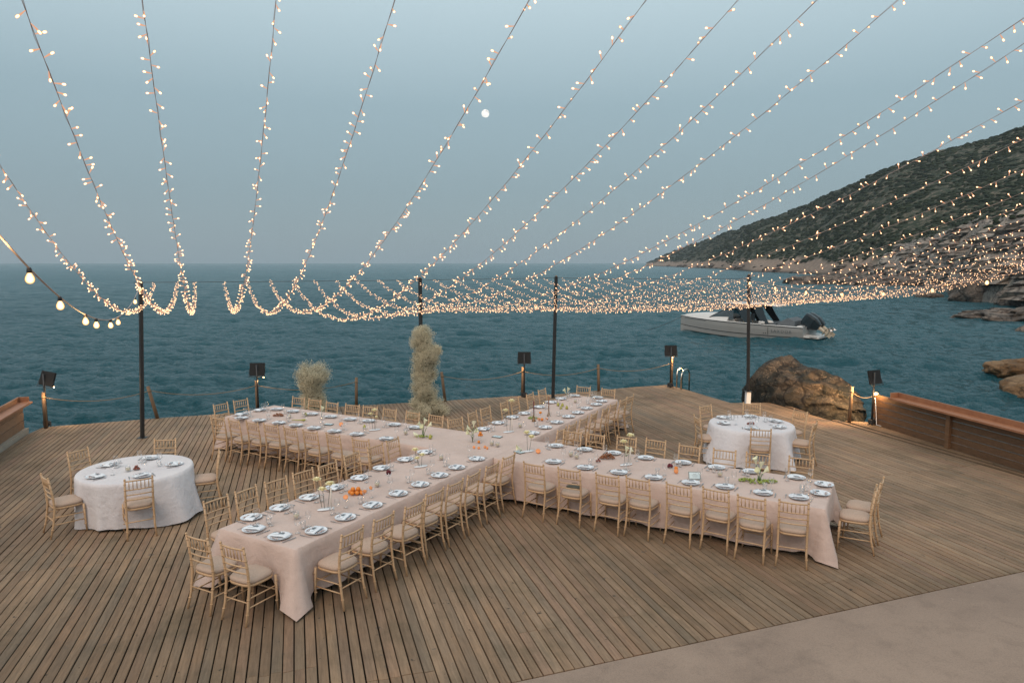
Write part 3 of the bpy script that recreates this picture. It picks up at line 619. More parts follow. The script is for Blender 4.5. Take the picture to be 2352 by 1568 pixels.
def round_table(c, r, label, lab2, seed, flares):
    root = empty('round_table', (*c, 0), 0, label, 'table', 'round tables under white cloths')
    MB().lathe([(.01, TZ-.03), (r-.02, TZ-.03), (r-.02, TZ-.005), (.01, TZ-.005)], 40).obj('tabletop', M_POST, root)
    for k in range(4): a = k*PI/2+.4; MB().tube([(math.cos(a)*r*.6, math.sin(a)*r*.6, 0), (math.cos(a)*r*.6, math.sin(a)*r*.6, TZ-.03)], .018, 8).obj('leg', M_BLACK, root)
    m = MB(); n = 240; V = []; F = []; rad = [.001, .3, .6, .85, .97, 1.0]; rows = 18
    for q in rad:
        for k in range(n): a = 2*PI*k/n; V.append((r*q*math.cos(a), r*q*math.sin(a), TZ+.004+.0015*wob((q*3*math.cos(a), q*3*math.sin(a)))-(.004 if q == 1 else 0)))
    for j in range(1, rows+1):
        q = j/rows
        for k in range(n):
            a = 2*PI*k/n
            w = math.sin(8*a+seed+1.3*math.sin(3*a))*.6+.3*math.sin(15*a+2+seed+math.sin(4*a))+.35*math.sin(5*a+1)
            w = w if w > 0 else w*.45
            fl = sum(h*math.exp(-((((a-R(fa)+PI) % (2*PI))-PI)/R(wd))**2) for fa, wd, h in flares)
            off = .012+.02*q+.078*w*q**1.1+fl*q**.9
            z = TZ-.004-(TZ-.035-.02*math.sin(4*a+seed)-.25*max(fl-.12, 0))*q
            V.append(((r+off)*math.cos(a), (r+off)*math.sin(a), z))
    R_ = len(rad)+rows
    for i in range(R_-1):
        for k in range(n): F.append((i*n+k, i*n+(k+1) % n, (i+1)*n+(k+1) % n, (i+1)*n+k))
    m.add(V, F, 0, True); o = m.obj('tablecloth', M_WHITE, None, (*c, 0)); tag(o, lab2, 'tablecloth', 'white round tablecloths')
round_table((-6.27, 11.3), .865, 'round table under the left white cloth', 'white round tablecloth falling to the deck on the left round table', 1.0, [(-20, 24, .26), (150, 20, .06)])
round_table((5.1, 14.55), .86, 'round table under the right white cloth', 'white round tablecloth falling to the deck on the right round table', 3.1, [(205, 26, .30), (-62, 12, .20), (-125, 14, .18), (15, 24, .22)])

# ================================================================== PLACE SETTINGS
PLATE = MB().lathe([(.001, .008), (.085, .008), (.095, .011), (.138, .021), (.141, .023), (.139, .019), (.09, .003), (.075, 0), (.001, 0)], 28).mesh('plate', M_PLATE)
def napkin_mesh():
    V = []; F = []; nx, ny = 10, 7
    for i in range(nx+1):
        for j in range(ny+1):
            x = -.115+.23*i/nx; y = -.055+.135*j/ny
            x2 = x+.02*(y/.13); r_ = math.hypot(x2, y); z = .027+(.006 if r_ < .1 else 0)-max(0, r_-.135)*.18+.0015*math.sin(31*x+9*y)
            V.append((x2, y, z))
    n = ny+1; F = [(i*n+j, (i+1)*n+j, (i+1)*n+j+1, i*n+j+1) for i in range(nx) for j in range(ny)]
    m = MB().add(V, F, 0, True); m.add([(x, y, z-.007) for x, y, z in V], [f[::-1] for f in F], 0, True)
    rim = [i*n for i in range(nx+1)]+[nx*n+j for j in range(1, n)]+[i*n+ny for i in range(nx-1, -1, -1)]+[j for j in range(ny-1, 0, -1)]
    k = len(V); m.add([], []); m.f += [(rim[(i+1) % len(rim)], rim[i], k+rim[i], k+rim[(i+1) % len(rim)]) for i in range(len(rim))]; m.mi += [0]*len(rim); m.sm += [False]*len(rim)
    return m.mesh('napkin', M_NAPK)
NAPKIN = napkin_mesh()
def card_mesh(kind, seed):
    g = random.Random(seed); nx, ny = (14, 8) if kind == 0 else (12, 4); w, h = (.155, .085) if kind == 0 else (.12, .034)
    V = [(-w/2+w*i/nx, -h/2+h*j/ny, .0012) for i in range(nx+1) for j in range(ny+1)]; n = ny+1; m = MB()
    base = len(V); V += [(-w/2, -h/2, 0), (w/2, -h/2, 0), (w/2, h/2, 0), (-w/2, h/2, 0)]
    m.v = V
    for i in range(nx):
        for j in range(ny):
            if kind == 0:
                mi = 0
                if j >= 4 and i < 12 and g.random() < .72: mi = 1 if g.random() < .72 else 3
                if j < 5 and 6 <= i < 13 and j > 0: mi = 2
            else: mi = g.choice((3, 4, 4, 3, 0, 1))
            m.f.append((i*n+j, (i+1)*n+j, (i+1)*n+j+1, i*n+j+1)); m.mi.append(mi); m.sm.append(False)
    m.f.append((base+3, base+2, base+1, base)); m.mi.append(0); m.sm.append(False)
    return m.mesh('menu_card' if kind == 0 else 'name_card', [M_NAPK, M_PR1, M_PR2, M_PR3, M_PR4])
MENU = [card_mesh(0, s) for s in range(4)]; NAME = [card_mesh(1, 10+s) for s in range(4)]
fk = MB().box((0, -.03, .003), (.006, .12, .0025)); fk.box((0, .045, .003), (.016, .035, .0025))
for i in range(4): fk.box((-.0085+.0057*i, .082, .004), (.003, .045, .002))
FORK = fk.mesh('fork', M_STEEL)
KNIFE = MB().box((0, -.045, .003), (.011, .09, .004)).box((0, .055, .003), (.016, .115, .002)).mesh('knife', M_STEEL)
def prof_glass(h, bowl, base=.034): return [(.001, .003), (base, .002), (base, .004), (.005, .008), (.0035, h*.42), (.012, h*.47), (bowl*.82, h*.58), (bowl, h*.74), (bowl*.92, h*.9), (bowl*.8, h)]
GW = MB().lathe(prof_glass(.205, .042), 16).mesh('wine_glass', M_GLASS)
GT = MB().lathe([(.001, .004), (.028, .004), (.031, .008), (.034, .05), (.0365, .10), (.0345, .10), (.032, .05), (.029, .012), (.001, .010)], 16).mesh('tumbler', M_GLASS)
PL = {
'FL_right': [(-2.49, 8.53), (-2.23, 9.0), (-1.96, 9.47), (-1.68, 9.97), (-1.41, 10.39), (-1.16, 10.86), (-.92, 11.29), (-.61, 11.8)],
'FL_end': [(-3.31, 8.59), (-2.9, 8.35)],
'FL_left': [(-3.49, 9.0), (-3.23, 9.37), (-2.95, 9.8), (-2.69, 10.25), (-2.42, 10.73), (-2.17, 11.26), (-1.85, 11.77), (-1.57, 12.24)],
'BL_front': [(-5.95, 15.02), (-5.47, 14.78), (-4.97, 14.55), (-4.54, 14.33), (-4.09, 14.08), (-3.6, 13.81), (-3.09, 13.56), (-2.44, 13.2)],
'BL_end': [(-6.09, 15.4), (-5.84, 15.86)],
'BL_back': [(-5.48, 15.95), (-5.03, 15.72), (-4.51, 15.42), (-4.02, 15.15), (-3.53, 14.9), (-3.09, 14.73), (-2.48, 14.38), (-2.01, 14.13)],
'BR_left': [(1.23, 17.22), (.95, 16.76), (.64, 16.2), (.28, 15.5), (.01, 15.1), (-.3, 14.55), (-.59, 14.0)],
'BR_end': [(1.61, 17.6), (2.17, 17.36)],
'BR_right': [(2.21, 16.89), (2.03, 16.5), (1.75, 16.04), (1.5, 15.56), (1.25, 15.15), (.96, 14.61), (.69, 14.14), (.41, 13.65)],
'FR_back': [(4.52, 10.76), (3.91, 11.07), (3.41, 11.3), (2.92, 11.58), (2.34, 11.87), (1.82, 12.18), (1.33, 12.42), (.82, 12.68)],
'FR_front': [(4.17, 9.81), (3.72, 10.01), (3.24, 10.29), (2.77, 10.48), (2.25, 10.75), (1.74, 11.02), (1.22, 11.29), (.71, 11.63)],
'FR_end': [(4.56, 9.99), (4.8, 10.4)],
'L_round': [(-6.65, 10.80), (-6.80, 11.45), (-6.32, 11.86), (-5.72, 11.49), (-5.93, 10.84)],
'R_round': [(4.5, 14.53), (4.66, 15.1), (5.3, 15.2), (5.68, 14.72), (5.56, 14.18), (4.92, 14.05)]}
TT = TZ+.009
for key, L in PL.items():
    for i, (x, y) in enumerate(L):
        if key in RC: c = RC[key]; a = math.atan2(c[1]-y, c[0]-x)
        else: a = R(FAC[key])
        f = np.array([math.cos(a), math.sin(a)]); rt = np.array([f[1], -f[0]]); P = np.array([x, y]); sw = seat_words(key, i, len(L)); j = random.uniform(-.12, .12)
        def put(name, me, off, z, da, lab, cat, grp):
            p = P+rt*off[0]+f*off[1]; o = link(name, me, None, (p[0], p[1], z), a-PI/2+da); tag(o, lab+' '+sw, cat, grp); return o
        put('dinner_plate', PLATE, (0, 0), TT, 0, 'white dinner plate', 'plate', 'white dinner plates on the tables')
        put('napkin', NAPKIN, (0, .012), TT+.001, j+.25, 'folded white napkin', 'napkin', 'folded white napkins on the plates')
        put('menu_card', random.choice(MENU), (-.028, .04), TT+.0365, j+.25, 'printed menu card', 'menu card', 'printed menu cards on the napkins')
        put('name_card', random.choice(NAME), (.01, -.077), TT+.018, j, 'brown patterned card', 'card', 'brown patterned cards on the plates')
        put('fork', FORK, (-.175+random.uniform(-.008, .008), -.01), TT, random.uniform(-.1, .1), 'steel fork', 'fork', 'steel forks beside the plates')
        put('knife', KNIFE, (.17+random.uniform(-.008, .008), -.01), TT, random.uniform(-.1, .1), 'steel knife', 'knife', 'steel knives beside the plates')
        put('wine_glass', GW, (.09+random.uniform(-.02, .02), .215+random.uniform(-.015, .015)), TT, 0, 'clear wine glass', 'wine glass', 'clear wine glasses on the tables')
        if (i+len(key)) % 4 != 3: put('tumbler', GT, (.0+random.uniform(-.02, .02), .235+random.uniform(-.02, .02)), TT, 0, 'clear tumbler', 'tumbler', 'clear tumblers on the tables')
# ================================================================== THINGS ON THE TABLES
TT2 = TT+.001
M_CREAM = mat('cream_petal', (.92, .84, .56), (.86, .76, .46), 30, .7)
M_CALLA = mat('calla_petal', (.84, .82, .64), (.74, .74, .48), 20, .5)
M_STEM = mat('flower_stem', (.07, .14, .045), (.10, .18, .05), 20, .6)
M_DSTEM = mat('dark_stem', (.03, .045, .03), (.05, .07, .04), 20, .6)
M_ORANGE = mat('orange_peel', (.80, .27, .035), (.70, .20, .02), 40, .45, .15)
M_OFLESH = mat('orange_flesh', (.80, .24, .07), (.85, .36, .14), 60, .35)
M_PEAR = mat('pear_skin', (.42, .40, .08), (.34, .30, .06), 25, .45)
M_GRAPE = mat('green_grape', (.30, .36, .07), (.22, .28, .05), 30, .35)
M_RED = mat('red_grape', (.19, .045, .035), (.28, .09, .05), 30, .35)
M_DRIED = mat('amber_dried_grape', (.33, .13, .05), (.20, .07, .03), 30, .5)
M_BRASS = mat('aged_brass', (.32, .19, .10), (.22, .12, .06), 20, .35, metal=.7)
M_VELV = mat('dark_red_bloom', (.16, .02, .03), (.09, .012, .02), 30, .8)
M_TAPER = mat('ivory_taper_wax', (.74, .66, .58), (.70, .62, .54), 20, .5)
def near(x, y):
    """which part of the crossed tables a point stands on"""
    return x, y
votive_me = MB().lathe([(.001, .004), (.034, .004), (.040, .03), (.040, .06), (.034, .092), (.0325, .092), (.0385, .06), (.0385, .03), (.032, .009), (.001, .008)], 18).mesh('holder', M_GLASS)
wax_me = MB().lathe([(.001, .009), (.031, .010), (.037, .03), (.037, .052), (.001, .050)], 16).mesh('wax', M_WAX)
wick_me = MB().tube([(0, 0, .05), (.001, 0, .062)], .0012, 5).mesh('wick', M_BLACK)
VOT = [(-2.88, 8.99, 'near the tip of the front left table arm'), (-2.06, 10.33, 'beside the pile of oranges, front left arm'), (-1.23, 11.8, 'on the front left arm towards the crossing'),
 (-2.12, 13.59, 'on the back left arm towards the crossing'), (-4.91, 15.09, 'right of the amber grapes, back left arm'), (-.38, 12.76, 'left one of the pair at the table crossing'),
 (-.27, 12.67, 'right one of the pair at the table crossing'), (.17, 14.19, 'on the back right arm towards the crossing'), (1.55, 16.78, 'near the tip of the back right arm'),
 (1.04, 12.02, 'rear one of the pair left of the amber grapes'), (1.13, 11.88, 'front one of the pair left of the amber grapes'), (3.33, 10.85, 'left of the calla lilies, front right arm'), (-6.30, 11.12, 'beside the red grapes on the left round table')]
for x, y, d in VOT:
    r_ = empty('candle', (x, y, TT2), random.uniform(0, 6), 'cream candle in a rounded glass '+d, 'candle', 'cream candles in rounded glasses')
    link('holder', votive_me, r_); link('wax', wax_me, r_); link('wick', wick_me, r_)
def dahlia(m, c, r, tilt=(0, 0)):
    m.ball((c[0], c[1], c[2]+r*.12), r*.42, 8, 5)
    for ring, (n, el, q) in enumerate(((9, .15, 1), (8, .5, .9), (7, .85, .75), (5, 1.2, .5))):
        for k in range(n):
            a = 2*PI*k/n+ring*.4+random.uniform(-.1, .1); e = el+random.uniform(-.1, .1); L = r*q*random.uniform(.85, 1.1)
            d = Vector((math.cos(a)*math.cos(e), math.sin(a)*math.cos(e), math.sin(e))); s = Vector((-math.sin(a), math.cos(a), 0))*r*.34
            p = Vector(c); mid = p+d*L*.55; tip = p+d*L+Vector((0, 0, -r*.05)); nn = d.cross(s).normalized()*r*.05
            m.add([p, mid+s+nn, tip, mid-s+nn], [(0, 1, 2, 3)])
STD = [(-2.58, 9.34, [(.05, .06, .34, .055), (-.05, .04, .27, .05), (-.16, .16, .37, .05)], 'near the tip of the front left arm', True),
 (-1.53, 11.38, [(-.10, .05, .27, .05), (.02, .03, .19, .045), (-.05, -.03, .15, .045)], 'on the front left arm near the crossing', False),
 (-2.81, 13.96, [(0, .02, .40, .05), (-.08, .03, .32, .045), (.04, .0, .27, .03)], 'on the back left arm', False),
 (-.07, 13.79, [(.06, .02, .63, .055), (-.06, .04, .43, .05)], 'on the back right arm near the crossing', True),
 (.29, 12.33, [(-.02, .05, .33, .055), (.06, -.03, .27, .055)], 'at the crossing beside the halved grapefruit', False),
 (1.93, 11.48, [(.07, .02, .50, .055), (-.04, .03, .39, .052)], 'on the front right arm', True)]
for x, y, fl, d, tp in STD:
    r_ = empty('flower_stand', (x, y, TT2), 0, 'cream dahlias on thin stems '+d, 'flower stand', 'cream dahlias on white oval bases')
    MB().lathe([(.001, .012), (.115, .012), (.12, .006), (.118, 0), (.001, 0)], 28, sy=.42).obj('base', M_PLATE, r_, rz=.45)
    for a, b, h, q in fl:
        m = MB().tube([(a*.45, b*.3, .012), (a*.8, b*.8, h*.6), (a, b, h)], .0032, 6); m.obj('stem', M_DSTEM, r_)
        m = MB(); dahlia(m, (a, b, h), q*1.45); m.obj('bloom', M_CREAM, r_)
    if tp: MB().tube([(.07, .02, .012), (.07, .02, .30)], .0105, 8).obj('taper_candle', M_TAPER, r_)
def calla_bloom(m, p, d, L):
    d = Vector(d).normalized(); a = d.cross(Vector((0, 0, 1))); a = (a if a.length > .1 else Vector((1, 0, 0))).normalized(); b = a.cross(d); V = []; n = 9
    for i, (q, r) in enumerate(((0, .006), (.4, .012), (.7, .028), (1, .046))):
        for k in range(n):
            t_ = 2*PI*k/n; lip = 1+.35*max(0, math.cos(t_))*(i == 3); V.append(Vector(p)+d*L*q*lip+(a*math.sin(t_)+b*math.cos(t_))*r)
    m.add(V, [(i*n+k, i*n+(k+1) % n, (i+1)*n+(k+1) % n, (i+1)*n+k) for i in range(3) for k in range(n)], 0, True)
def calla(x, y, blooms, label, vase=False, greens=0):
    r_ = empty('calla_lilies', (x, y, TT2), 0, label, 'flowers', 'calla lily arrangements on the tables')
    for (px, py, pz, dx, dy, dz) in blooms:
        MB().tube([(px*.1, py*.1, .0), (px*.5, py*.5, pz*.55), (px, py, pz)], .006, 6).obj('stem', M_STEM, r_)
        m = MB(); calla_bloom(m, (px, py, pz), (dx, dy, dz), .105); m.obj('bloom', M_CALLA, r_)
    if vase: MB().lathe([(.001, .002), (.03, .002), (.038, .03), (.036, .09), (.042, .12), (.040, .12), (.033, .09), (.001, .006)], 16).obj('vase', M_GLASS, r_)
    if greens:
        m = MB()
        for k in range(greens): a = random.uniform(0, 6.28); q = random.uniform(.02, .12); m.ball((math.cos(a)*q*1.5, math.sin(a)*q, .018+random.uniform(0, .02)), .018, 6, 4)
        m.obj('greens', M_GRAPE, r_)
calla(-1.74, 13.35, [(.02, 0, .25, .3, 0, 1), (-.03, .03, .19, -.6, 0, .8), (.07, 0, .2, .9, .2, .6), (0, 0, .13, -.2, -.4, .8), (-.07, .05, .03, -1, .2, .1)], 'calla lilies with a pear at their foot on the back left arm', greens=16)
calla(-.75, 13.02, [(.015, 0, .28, .1, 0, 1), (-.02, 0, .21, -.8, 0, .6), (.01, 0, .16, .6, -.3, .6), (-.03, 0, .12, -.5, -.3, .5)], 'calla lilies in a small glass vase at the table crossing', vase=True)
calla(3.84, 10.51, [(-.05, .02, .28, -.2, 0, 1), (.02, .02, .21, .1, 0, 1), (.05, .02, .14, .8, 0, .7), (-.02, -.01, .12, -.3, -.3, .8)], 'tall calla lilies rising from green grapes, front right arm', greens=30)
calla(-4.22, 15.18, [(0, 0, .11, .2, 0, 1)], 'single calla lily standing on the back left arm')
calla(1.41, 17.45, [(0, 0, .13, .3, 0, 1), (-.04, 0, .10, -.5, 0, 1)], 'pale calla lilies at the tip of the back right arm')
calla(2.01, 12.0, [(0, 0, .06, .2, 0, 1), (.04, 0, .04, .6, 0, .7)], 'short calla lily behind the amber grapes, front right arm')
calla(.13, 12.27, [(.05, .04, .04, -.6, -.3, .3)], 'calla bloom lying across the framed card at the crossing')
orange_me = MB().ball((0, 0, .031), .033, 14, 10, sc=(1, 1, .93)).mesh('orange', M_ORANGE)
pile = [(0, 0, 0), (.07, .01, 0), (.14, .02, 0), (-.045, .055, 0), (.03, .065, 0), (.10, .075, 0), (.17, .07, 0), (.005, .03, .052), (.08, .045, .052)]
names = ['front left', 'front middle', 'front right', 'back left', 'back middle', 'third in the back row', 'rightmost', 'upper left', 'upper right']
for (a, b, z), nm in zip(pile, names): tag(link('orange', orange_me, None, (-2.35+a, 9.93+b, TT2+z), random.uniform(0, 6)), nm+' orange of the pile on the front left table arm', 'orange', 'oranges piled on the front left arm')
COUPE = MB().lathe([(.001, .002), (.03, .002), (.03, .004), (.004, .008), (.0035, .085), (.02, .095), (.046, .115), (.050, .135), (.047, .135), (.02, .10), (.001, .096)], 18).mesh('coupe_glass', M_GLASS)
def coupe(x, y, d): return tag(link('coupe_glass', COUPE, None, (x, y, TT2)), 'stemmed coupe glass holding '+d, 'coupe glass', 'coupe glasses filled with fruit')
def half(name, x, y, z, r, label, cat='orange', tilt=.9, rz=0, group=None):
    root = empty(name, (x, y, z), 0, label, cat, group); root.rotation_euler = (tilt, 0, rz)
    MB().lathe([(.001, -r*.95), (r*.55, -r*.8), (r*.9, -r*.45), (r, 0), (r*.9, .0)], 16).obj('peel', M_ORANGE, root)
    m = MB().lathe([(r*.9, .0), (r*.85, .001), (.001, .002)], 16); m.obj('flesh', M_OFLESH, root)
coupe(-2.32, 9.41, 'a halved orange near the tip of the front left arm'); half('half_orange', -2.32, 9.41, TT2+.150, .036, 'halved orange in the coupe glass nearest the front left tip')
coupe(-2.05, 9.83, 'an orange wedge right of the orange pile'); half('half_orange', -2.05, 9.83, TT2+.145, .028, 'orange wedge in the coupe right of the orange pile', rz=1)
coupe(-1.92, 10.54, 'a dark red bloom, front left arm'); m = MB()
for k in range(26):
    v = Vector((random.gauss(0, 1), random.gauss(0, 1), random.gauss(0, 1))).normalized()*.026; m.ball((v.x, v.y, .155+v.z*1.2), .015, 6, 4)
tag(m.obj('red_bloom', M_VELV, None, (-1.92, 10.54, TT2)), 'dark red cockscomb bloom standing in a coupe glass', 'flower')
coupe(-.6, 12.95, 'small oranges at the table crossing')
for k, (a, b, z) in enumerate(((-.02, 0, .118), (.022, .005, .118), (0, -.01, .165), (-.03, -.04, 0))):
    o = link('orange', orange_me, None, (-.6+a, 12.95+b, TT2+z)); o.scale = (.85,)*3; tag(o, ['left', 'right', 'top', 'lowest'][k]+' small orange of the coupe at the table crossing', 'orange', 'small oranges at the crossing coupe')
for k, (x, y) in enumerate(((-.70, 12.54), (-.61, 12.49), (-.50, 12.56), (-.46, 12.48))):
    half('orange_segment', x, y, TT2+.022, .026, ['leftmost', 'second', 'third', 'rightmost'][k]+' orange segment of the row at the table crossing', 'orange', 1.2, random.uniform(-1, 1), 'orange segments at the crossing')
half('half_grapefruit', .47, 12.22, TT2+.038, .045, 'halved blood grapefruit on the cloth right of the crossing', 'grapefruit', .75)
half('half_grapefruit', -3.59, 14.34, TT2+.034, .042, 'red grapefruit half on the back left arm', 'grapefruit', 1.0)
coupe(.62, 14.92, 'an orange between the brass candlesticks')
for k, (a, b, z) in enumerate(((0, 0, .12), (-.04, -.1, 0), (.03, -.12, 0), (.14, -.05, 0))): tag(link('orange', orange_me, None, (.62+a, 14.92+b, TT2+z)), ['orange in the coupe between the brass candlesticks', 'orange left below the coupe on the back right arm', 'orange right below the coupe on the back right arm', 'orange beside the right brass candlestick'][k], 'orange', 'oranges around the brass candlesticks')
pear_me = MB().lathe([(.001, 0), (.022, .002), (.034, .02), (.034, .038), (.022, .062), (.013, .08), (.006, .088), (.001, .089)], 14).mesh('pear', M_PEAR)
for x, y, d in ((-3.04, 14.07, 'left of the cream dahlias on the back left arm'), (-4.61, 15.27, 'behind the yellow squash on the back left arm'), (-1.59, 13.24, 'at the foot of the calla lilies, back left arm'), (1.10, 16.36, 'left of the pair near the back right tip'), (1.20, 16.30, 'right of the pair near the back right tip'), (1.14, 15.97, 'single, behind the right brass candlestick'), (1.28, 16.0, 'rightmost one behind the right brass candlestick')):
    o = link('pear', pear_me, None, (x, y, TT2), random.uniform(0, 6)); tag(o, 'green pear '+d, 'pear', 'green pears on the tables')
m = MB().tube([(-.16, .0, .02), (-.10, .015, .022), (-.03, -.015, .022), (.04, .0, .022), (.10, -.02, .024), (.15, .01, .03)], [.006, .009, .010, .013, .024, .014], 10)
tag(m.obj('squash', M_PEAR, None, (-4.6, 14.77, TT2)), 'long curved yellow green squash on the back left arm', 'squash')
def bunch(x, y, n, rx, ry, hz, mtl, label, r=.013):
    root = empty('grape_bunch', (x, y, TT2), 0, label, 'grapes'); P = []
    for k in range(n):
        u = random.uniform(-1, 1); v = random.uniform(-1, 1)*math.sqrt(max(0, 1-u*u)); h = hz*max(0, 1-u*u-v*v*.8)*random.random(); P.append((u*rx, v*ry, r+h))
    m = MB()
    for p in P: m.ball(p, r*random.uniform(.85, 1.15), 7, 5)
    m.obj('grapes', mtl, root)['kind'] = 'stuff'
    MB().tube([(-rx*.9, 0, r*1.5), (0, 0, hz*.6+r), (rx*.6, .01, hz*.5)], .003, 5).obj('stalk', M_DSTEM, root)
bunch(-5.22, 15.27, 70, .11, .07, .05, M_DRIED, 'amber grape bunch on the back left arm near its tip')
bunch(1.66, 11.86, 90, .13, .06, .10, M_DRIED, 'amber grape bunch heaped beside a glass, front right arm')
bunch(1.48, 11.66, 18, .035, .03, .04, M_RED, 'small cluster of dark grapes left of the amber bunch')
bunch(-6.2, 11.2, 40, .045, .04, .07, M_RED, 'red grape bunch on the left round table')
bunch(5.06, 14.46, 45, .08, .05, .05, M_RED, 'dark grape bunch in the middle of the right round table')
bunch(.46, 15.0, 60, .10, .07, .04, M_GRAPE, 'green grape bunch by the left brass candlestick')
bunch(4.02, 10.54, 60, .11, .05, .035, M_GRAPE, 'green grapes right of the tall calla lilies')
bunch(3.66, 10.62, 50, .11, .05, .03, M_GRAPE, 'green grapes left of the tall calla lilies')
for x, y, d in ((.47, 14.75, 'left'), (.82, 15.27, 'right')):
    root = empty('candlestick', (x, y, TT2), 0, d+' one of the two brass candlesticks on the back right arm', 'candlestick', 'brass candlesticks')
    MB().lathe([(.001, 0), (.045, 0), (.042, .015), (.026, .05), (.014, .10), (.010, .16), (.016, .175), (.001, .178)], 14).obj('base', M_BRASS, root); MB().tube([(0, 0, .175), (0, 0, .44)], .011, 8).obj('taper_candle', M_VELV if d == 'left' else M_DRIED, root)
M_BLUE = mat('pale_card', (.62, .72, .74), (.58, .68, .71), 30, .5); M_FRAME = mat('pewter_frame', (.16, .19, .19), (.12, .14, .14), 20, .3, metal=.6)
for x, y, rz, d, up in ((-.29, 13.39, -.5, 'behind the candles at the table crossing', 0), (.13, 12.27, -.9, 'under the calla bloom at the table crossing', 0), (2.89, 10.72, -.1, 'standing on the front right arm', 1.0), (-3.88, 14.45, -.35, 'on the back left arm', 0)):
    root = empty('framed_card', (x, y, TT2+.004), rz, 'small framed table card '+d, 'framed card', 'framed table cards'); root.rotation_euler = (up, 0, rz); root.location.z += .055*math.sin(up)
    MB().box((0, 0, 0), (.19, .125, .008)).obj('frame', M_FRAME, root); MB().box((0, 0, .0055), (.165, .10, .003)).obj('card', M_BLUE, root)
    m = MB()
    for k, L in enumerate((.05, .09, .07)): m.box((0, .02-.02*k, .0075), (L, .004, .0006))
    m.obj('writing', M_PR2, root)
bunch(2.64, 11.33, 22, .03, .03, .05, M_VELV, 'dark red tomatoes clustered on the front right arm', .02)
o = link('orange', orange_me, None, (2.71, 11.2, TT2)); o.scale = (.95,)*3; tag(o, 'reddish orange in front of the dark tomatoes', 'orange')
half('half_orange', 2.67, 11.01, TT2+.035, .04, 'halved orange in front of the dark tomatoes, front right arm', tilt=1.1, rz=.4)
# fabric rumple and small dark bag on a chair seat
bg = CHAIRS[('FR_front', 6)].location
rb = empty('handbag', (bg.x-.02, bg.y+.02, .522), -.4, 'small dark handbag lying on the seat of the second chair right of the crossing', 'handbag')
MB().ball((0, 0, .035), .12, 14, 8, sc=(1.1, .62, .3)).obj('body', mat('dark_leather', (.05, .045, .03), (.08, .07, .045), 20, .4), rb)
MB().tube([(-.07, .03, .05), (-.04, .06, .08), (.04, .06, .08), (.07, .03, .05)], .005, 6).obj('strap', M_BLACK, rb)
# ================================================================== DECK EDGE: POLES, POSTS, ROPES, FLOODLIGHTS, WALLS
LEAN = [(.17, 0), (0, 0), (.075, 0), (-.11, 0)]
POLES = [(-8.84, 16.3, 3.72, 'left end, beside the left round table'), (-2.5, 19.0, 3.74, 'rising out of the tall flower column'), (1.27, 21.29, 3.74, 'behind the back right table arm'), (7.02, 20.42, 3.80, 'in front of the big boulder')]
for i, (x, y, h, d) in enumerate(POLES):
    root = empty('light_pole', (x, y, 0), R(5), 'tall black steel pole '+d, 'pole', 'tall black poles holding the string lights')
    z0 = .36 if i == 3 else 0
    MB().tube([(0, 0, z0), (LEAN[i][0], LEAN[i][1], h)], .053, 4, sm=False).obj('post', M_BLACK, root); MB().box((0, 0, .005+z0), (.2, .2, .01)).obj('base_plate', M_BLACK, root)
    MB().tube([(LEAN[i][0], 0, h-.02), (LEAN[i][0], 0, h+.03)], .025, 8).obj('cap', M_BRASS, root)
    if i == 3: MB().box((0, 0, .178), (.13, .13, .354)).obj('plinth', M_PLATE, root)
FL = [(-11.88, 17.45, .12, -12, 'far left, beside the bench wall'), (-7.04, 19.0, 0, 3, 'behind the back left table arm'), (.38, 21.38, 0, 0, 'behind the back right table arm'), (5.32, 23.1, 0, 0, 'at the deck corner by the ladder'), (9.30, 17.66, 0, 24, 'at the end of the right fence')]
M_LED = emit('floodlight_glow', (1.0, .62, .28), 6, 'AUTO'); M_PANEL = mat('floodlight_back', (.007, .007, .008), (.011, .010, .010), 40, .8, .1)
M_LAMPSPOT = emit('lamp_glow', (1.0, .62, .26), 30, 'AUTO')
for i, (x, y, off, rz, d) in enumerate(FL):
    root = empty('floodlight', (x, y, 0), R(rz), 'square black floodlight on a pole '+d, 'floodlight', 'floodlights along the deck edge')
    MB().tube([(0, 0, 0), (0, 0, 1.36)], .026, 8).obj('pole', M_BLACK, root)
    ox = .07 if i in (0, 4) else 0
    hd = empty('head', (ox, .05, 1.23)); hd.parent = root; hd.rotation_euler = (R(-14), R(8 if i == 0 else 0), 0)
    MB().box((0, 0, 0), (.40, .055, .36)).obj('housing', M_PANEL, hd); MB().box((0, .030, 0), (.34, .004, .30)).obj('lens', M_LED, hd)
    m = MB().tube([(-.215, 0, .0), (-.215, -.05, -.21), (.215, -.05, -.21), (.215, 0, 0)], .008, 6); m.obj('bracket', M_BLACK, hd)
    m = MB(); P = []
    for k in range(50): a = k*.75; P.append((.10*math.cos(a)*(1+.1*math.sin(k)), .07*math.sin(a), .02+.0025*k))
    m.tube(P, .010, 6); m.obj('coiled_cable', M_BLACK, root)
    ld = bpy.data.lights.new('floodlight_beam', 'AREA'); ld.energy = 120 if i == 4 else 16; ld.color = (1, .60, .27); ld.size = .3; ld.spread = R(150)
    lo = bpy.data.objects.new('floodlight_beam', ld); COL.objects.link(lo); lo.parent = hd; lo.location = (0, .06, 0); lo.rotation_euler = (R(90-20), 0, 0)
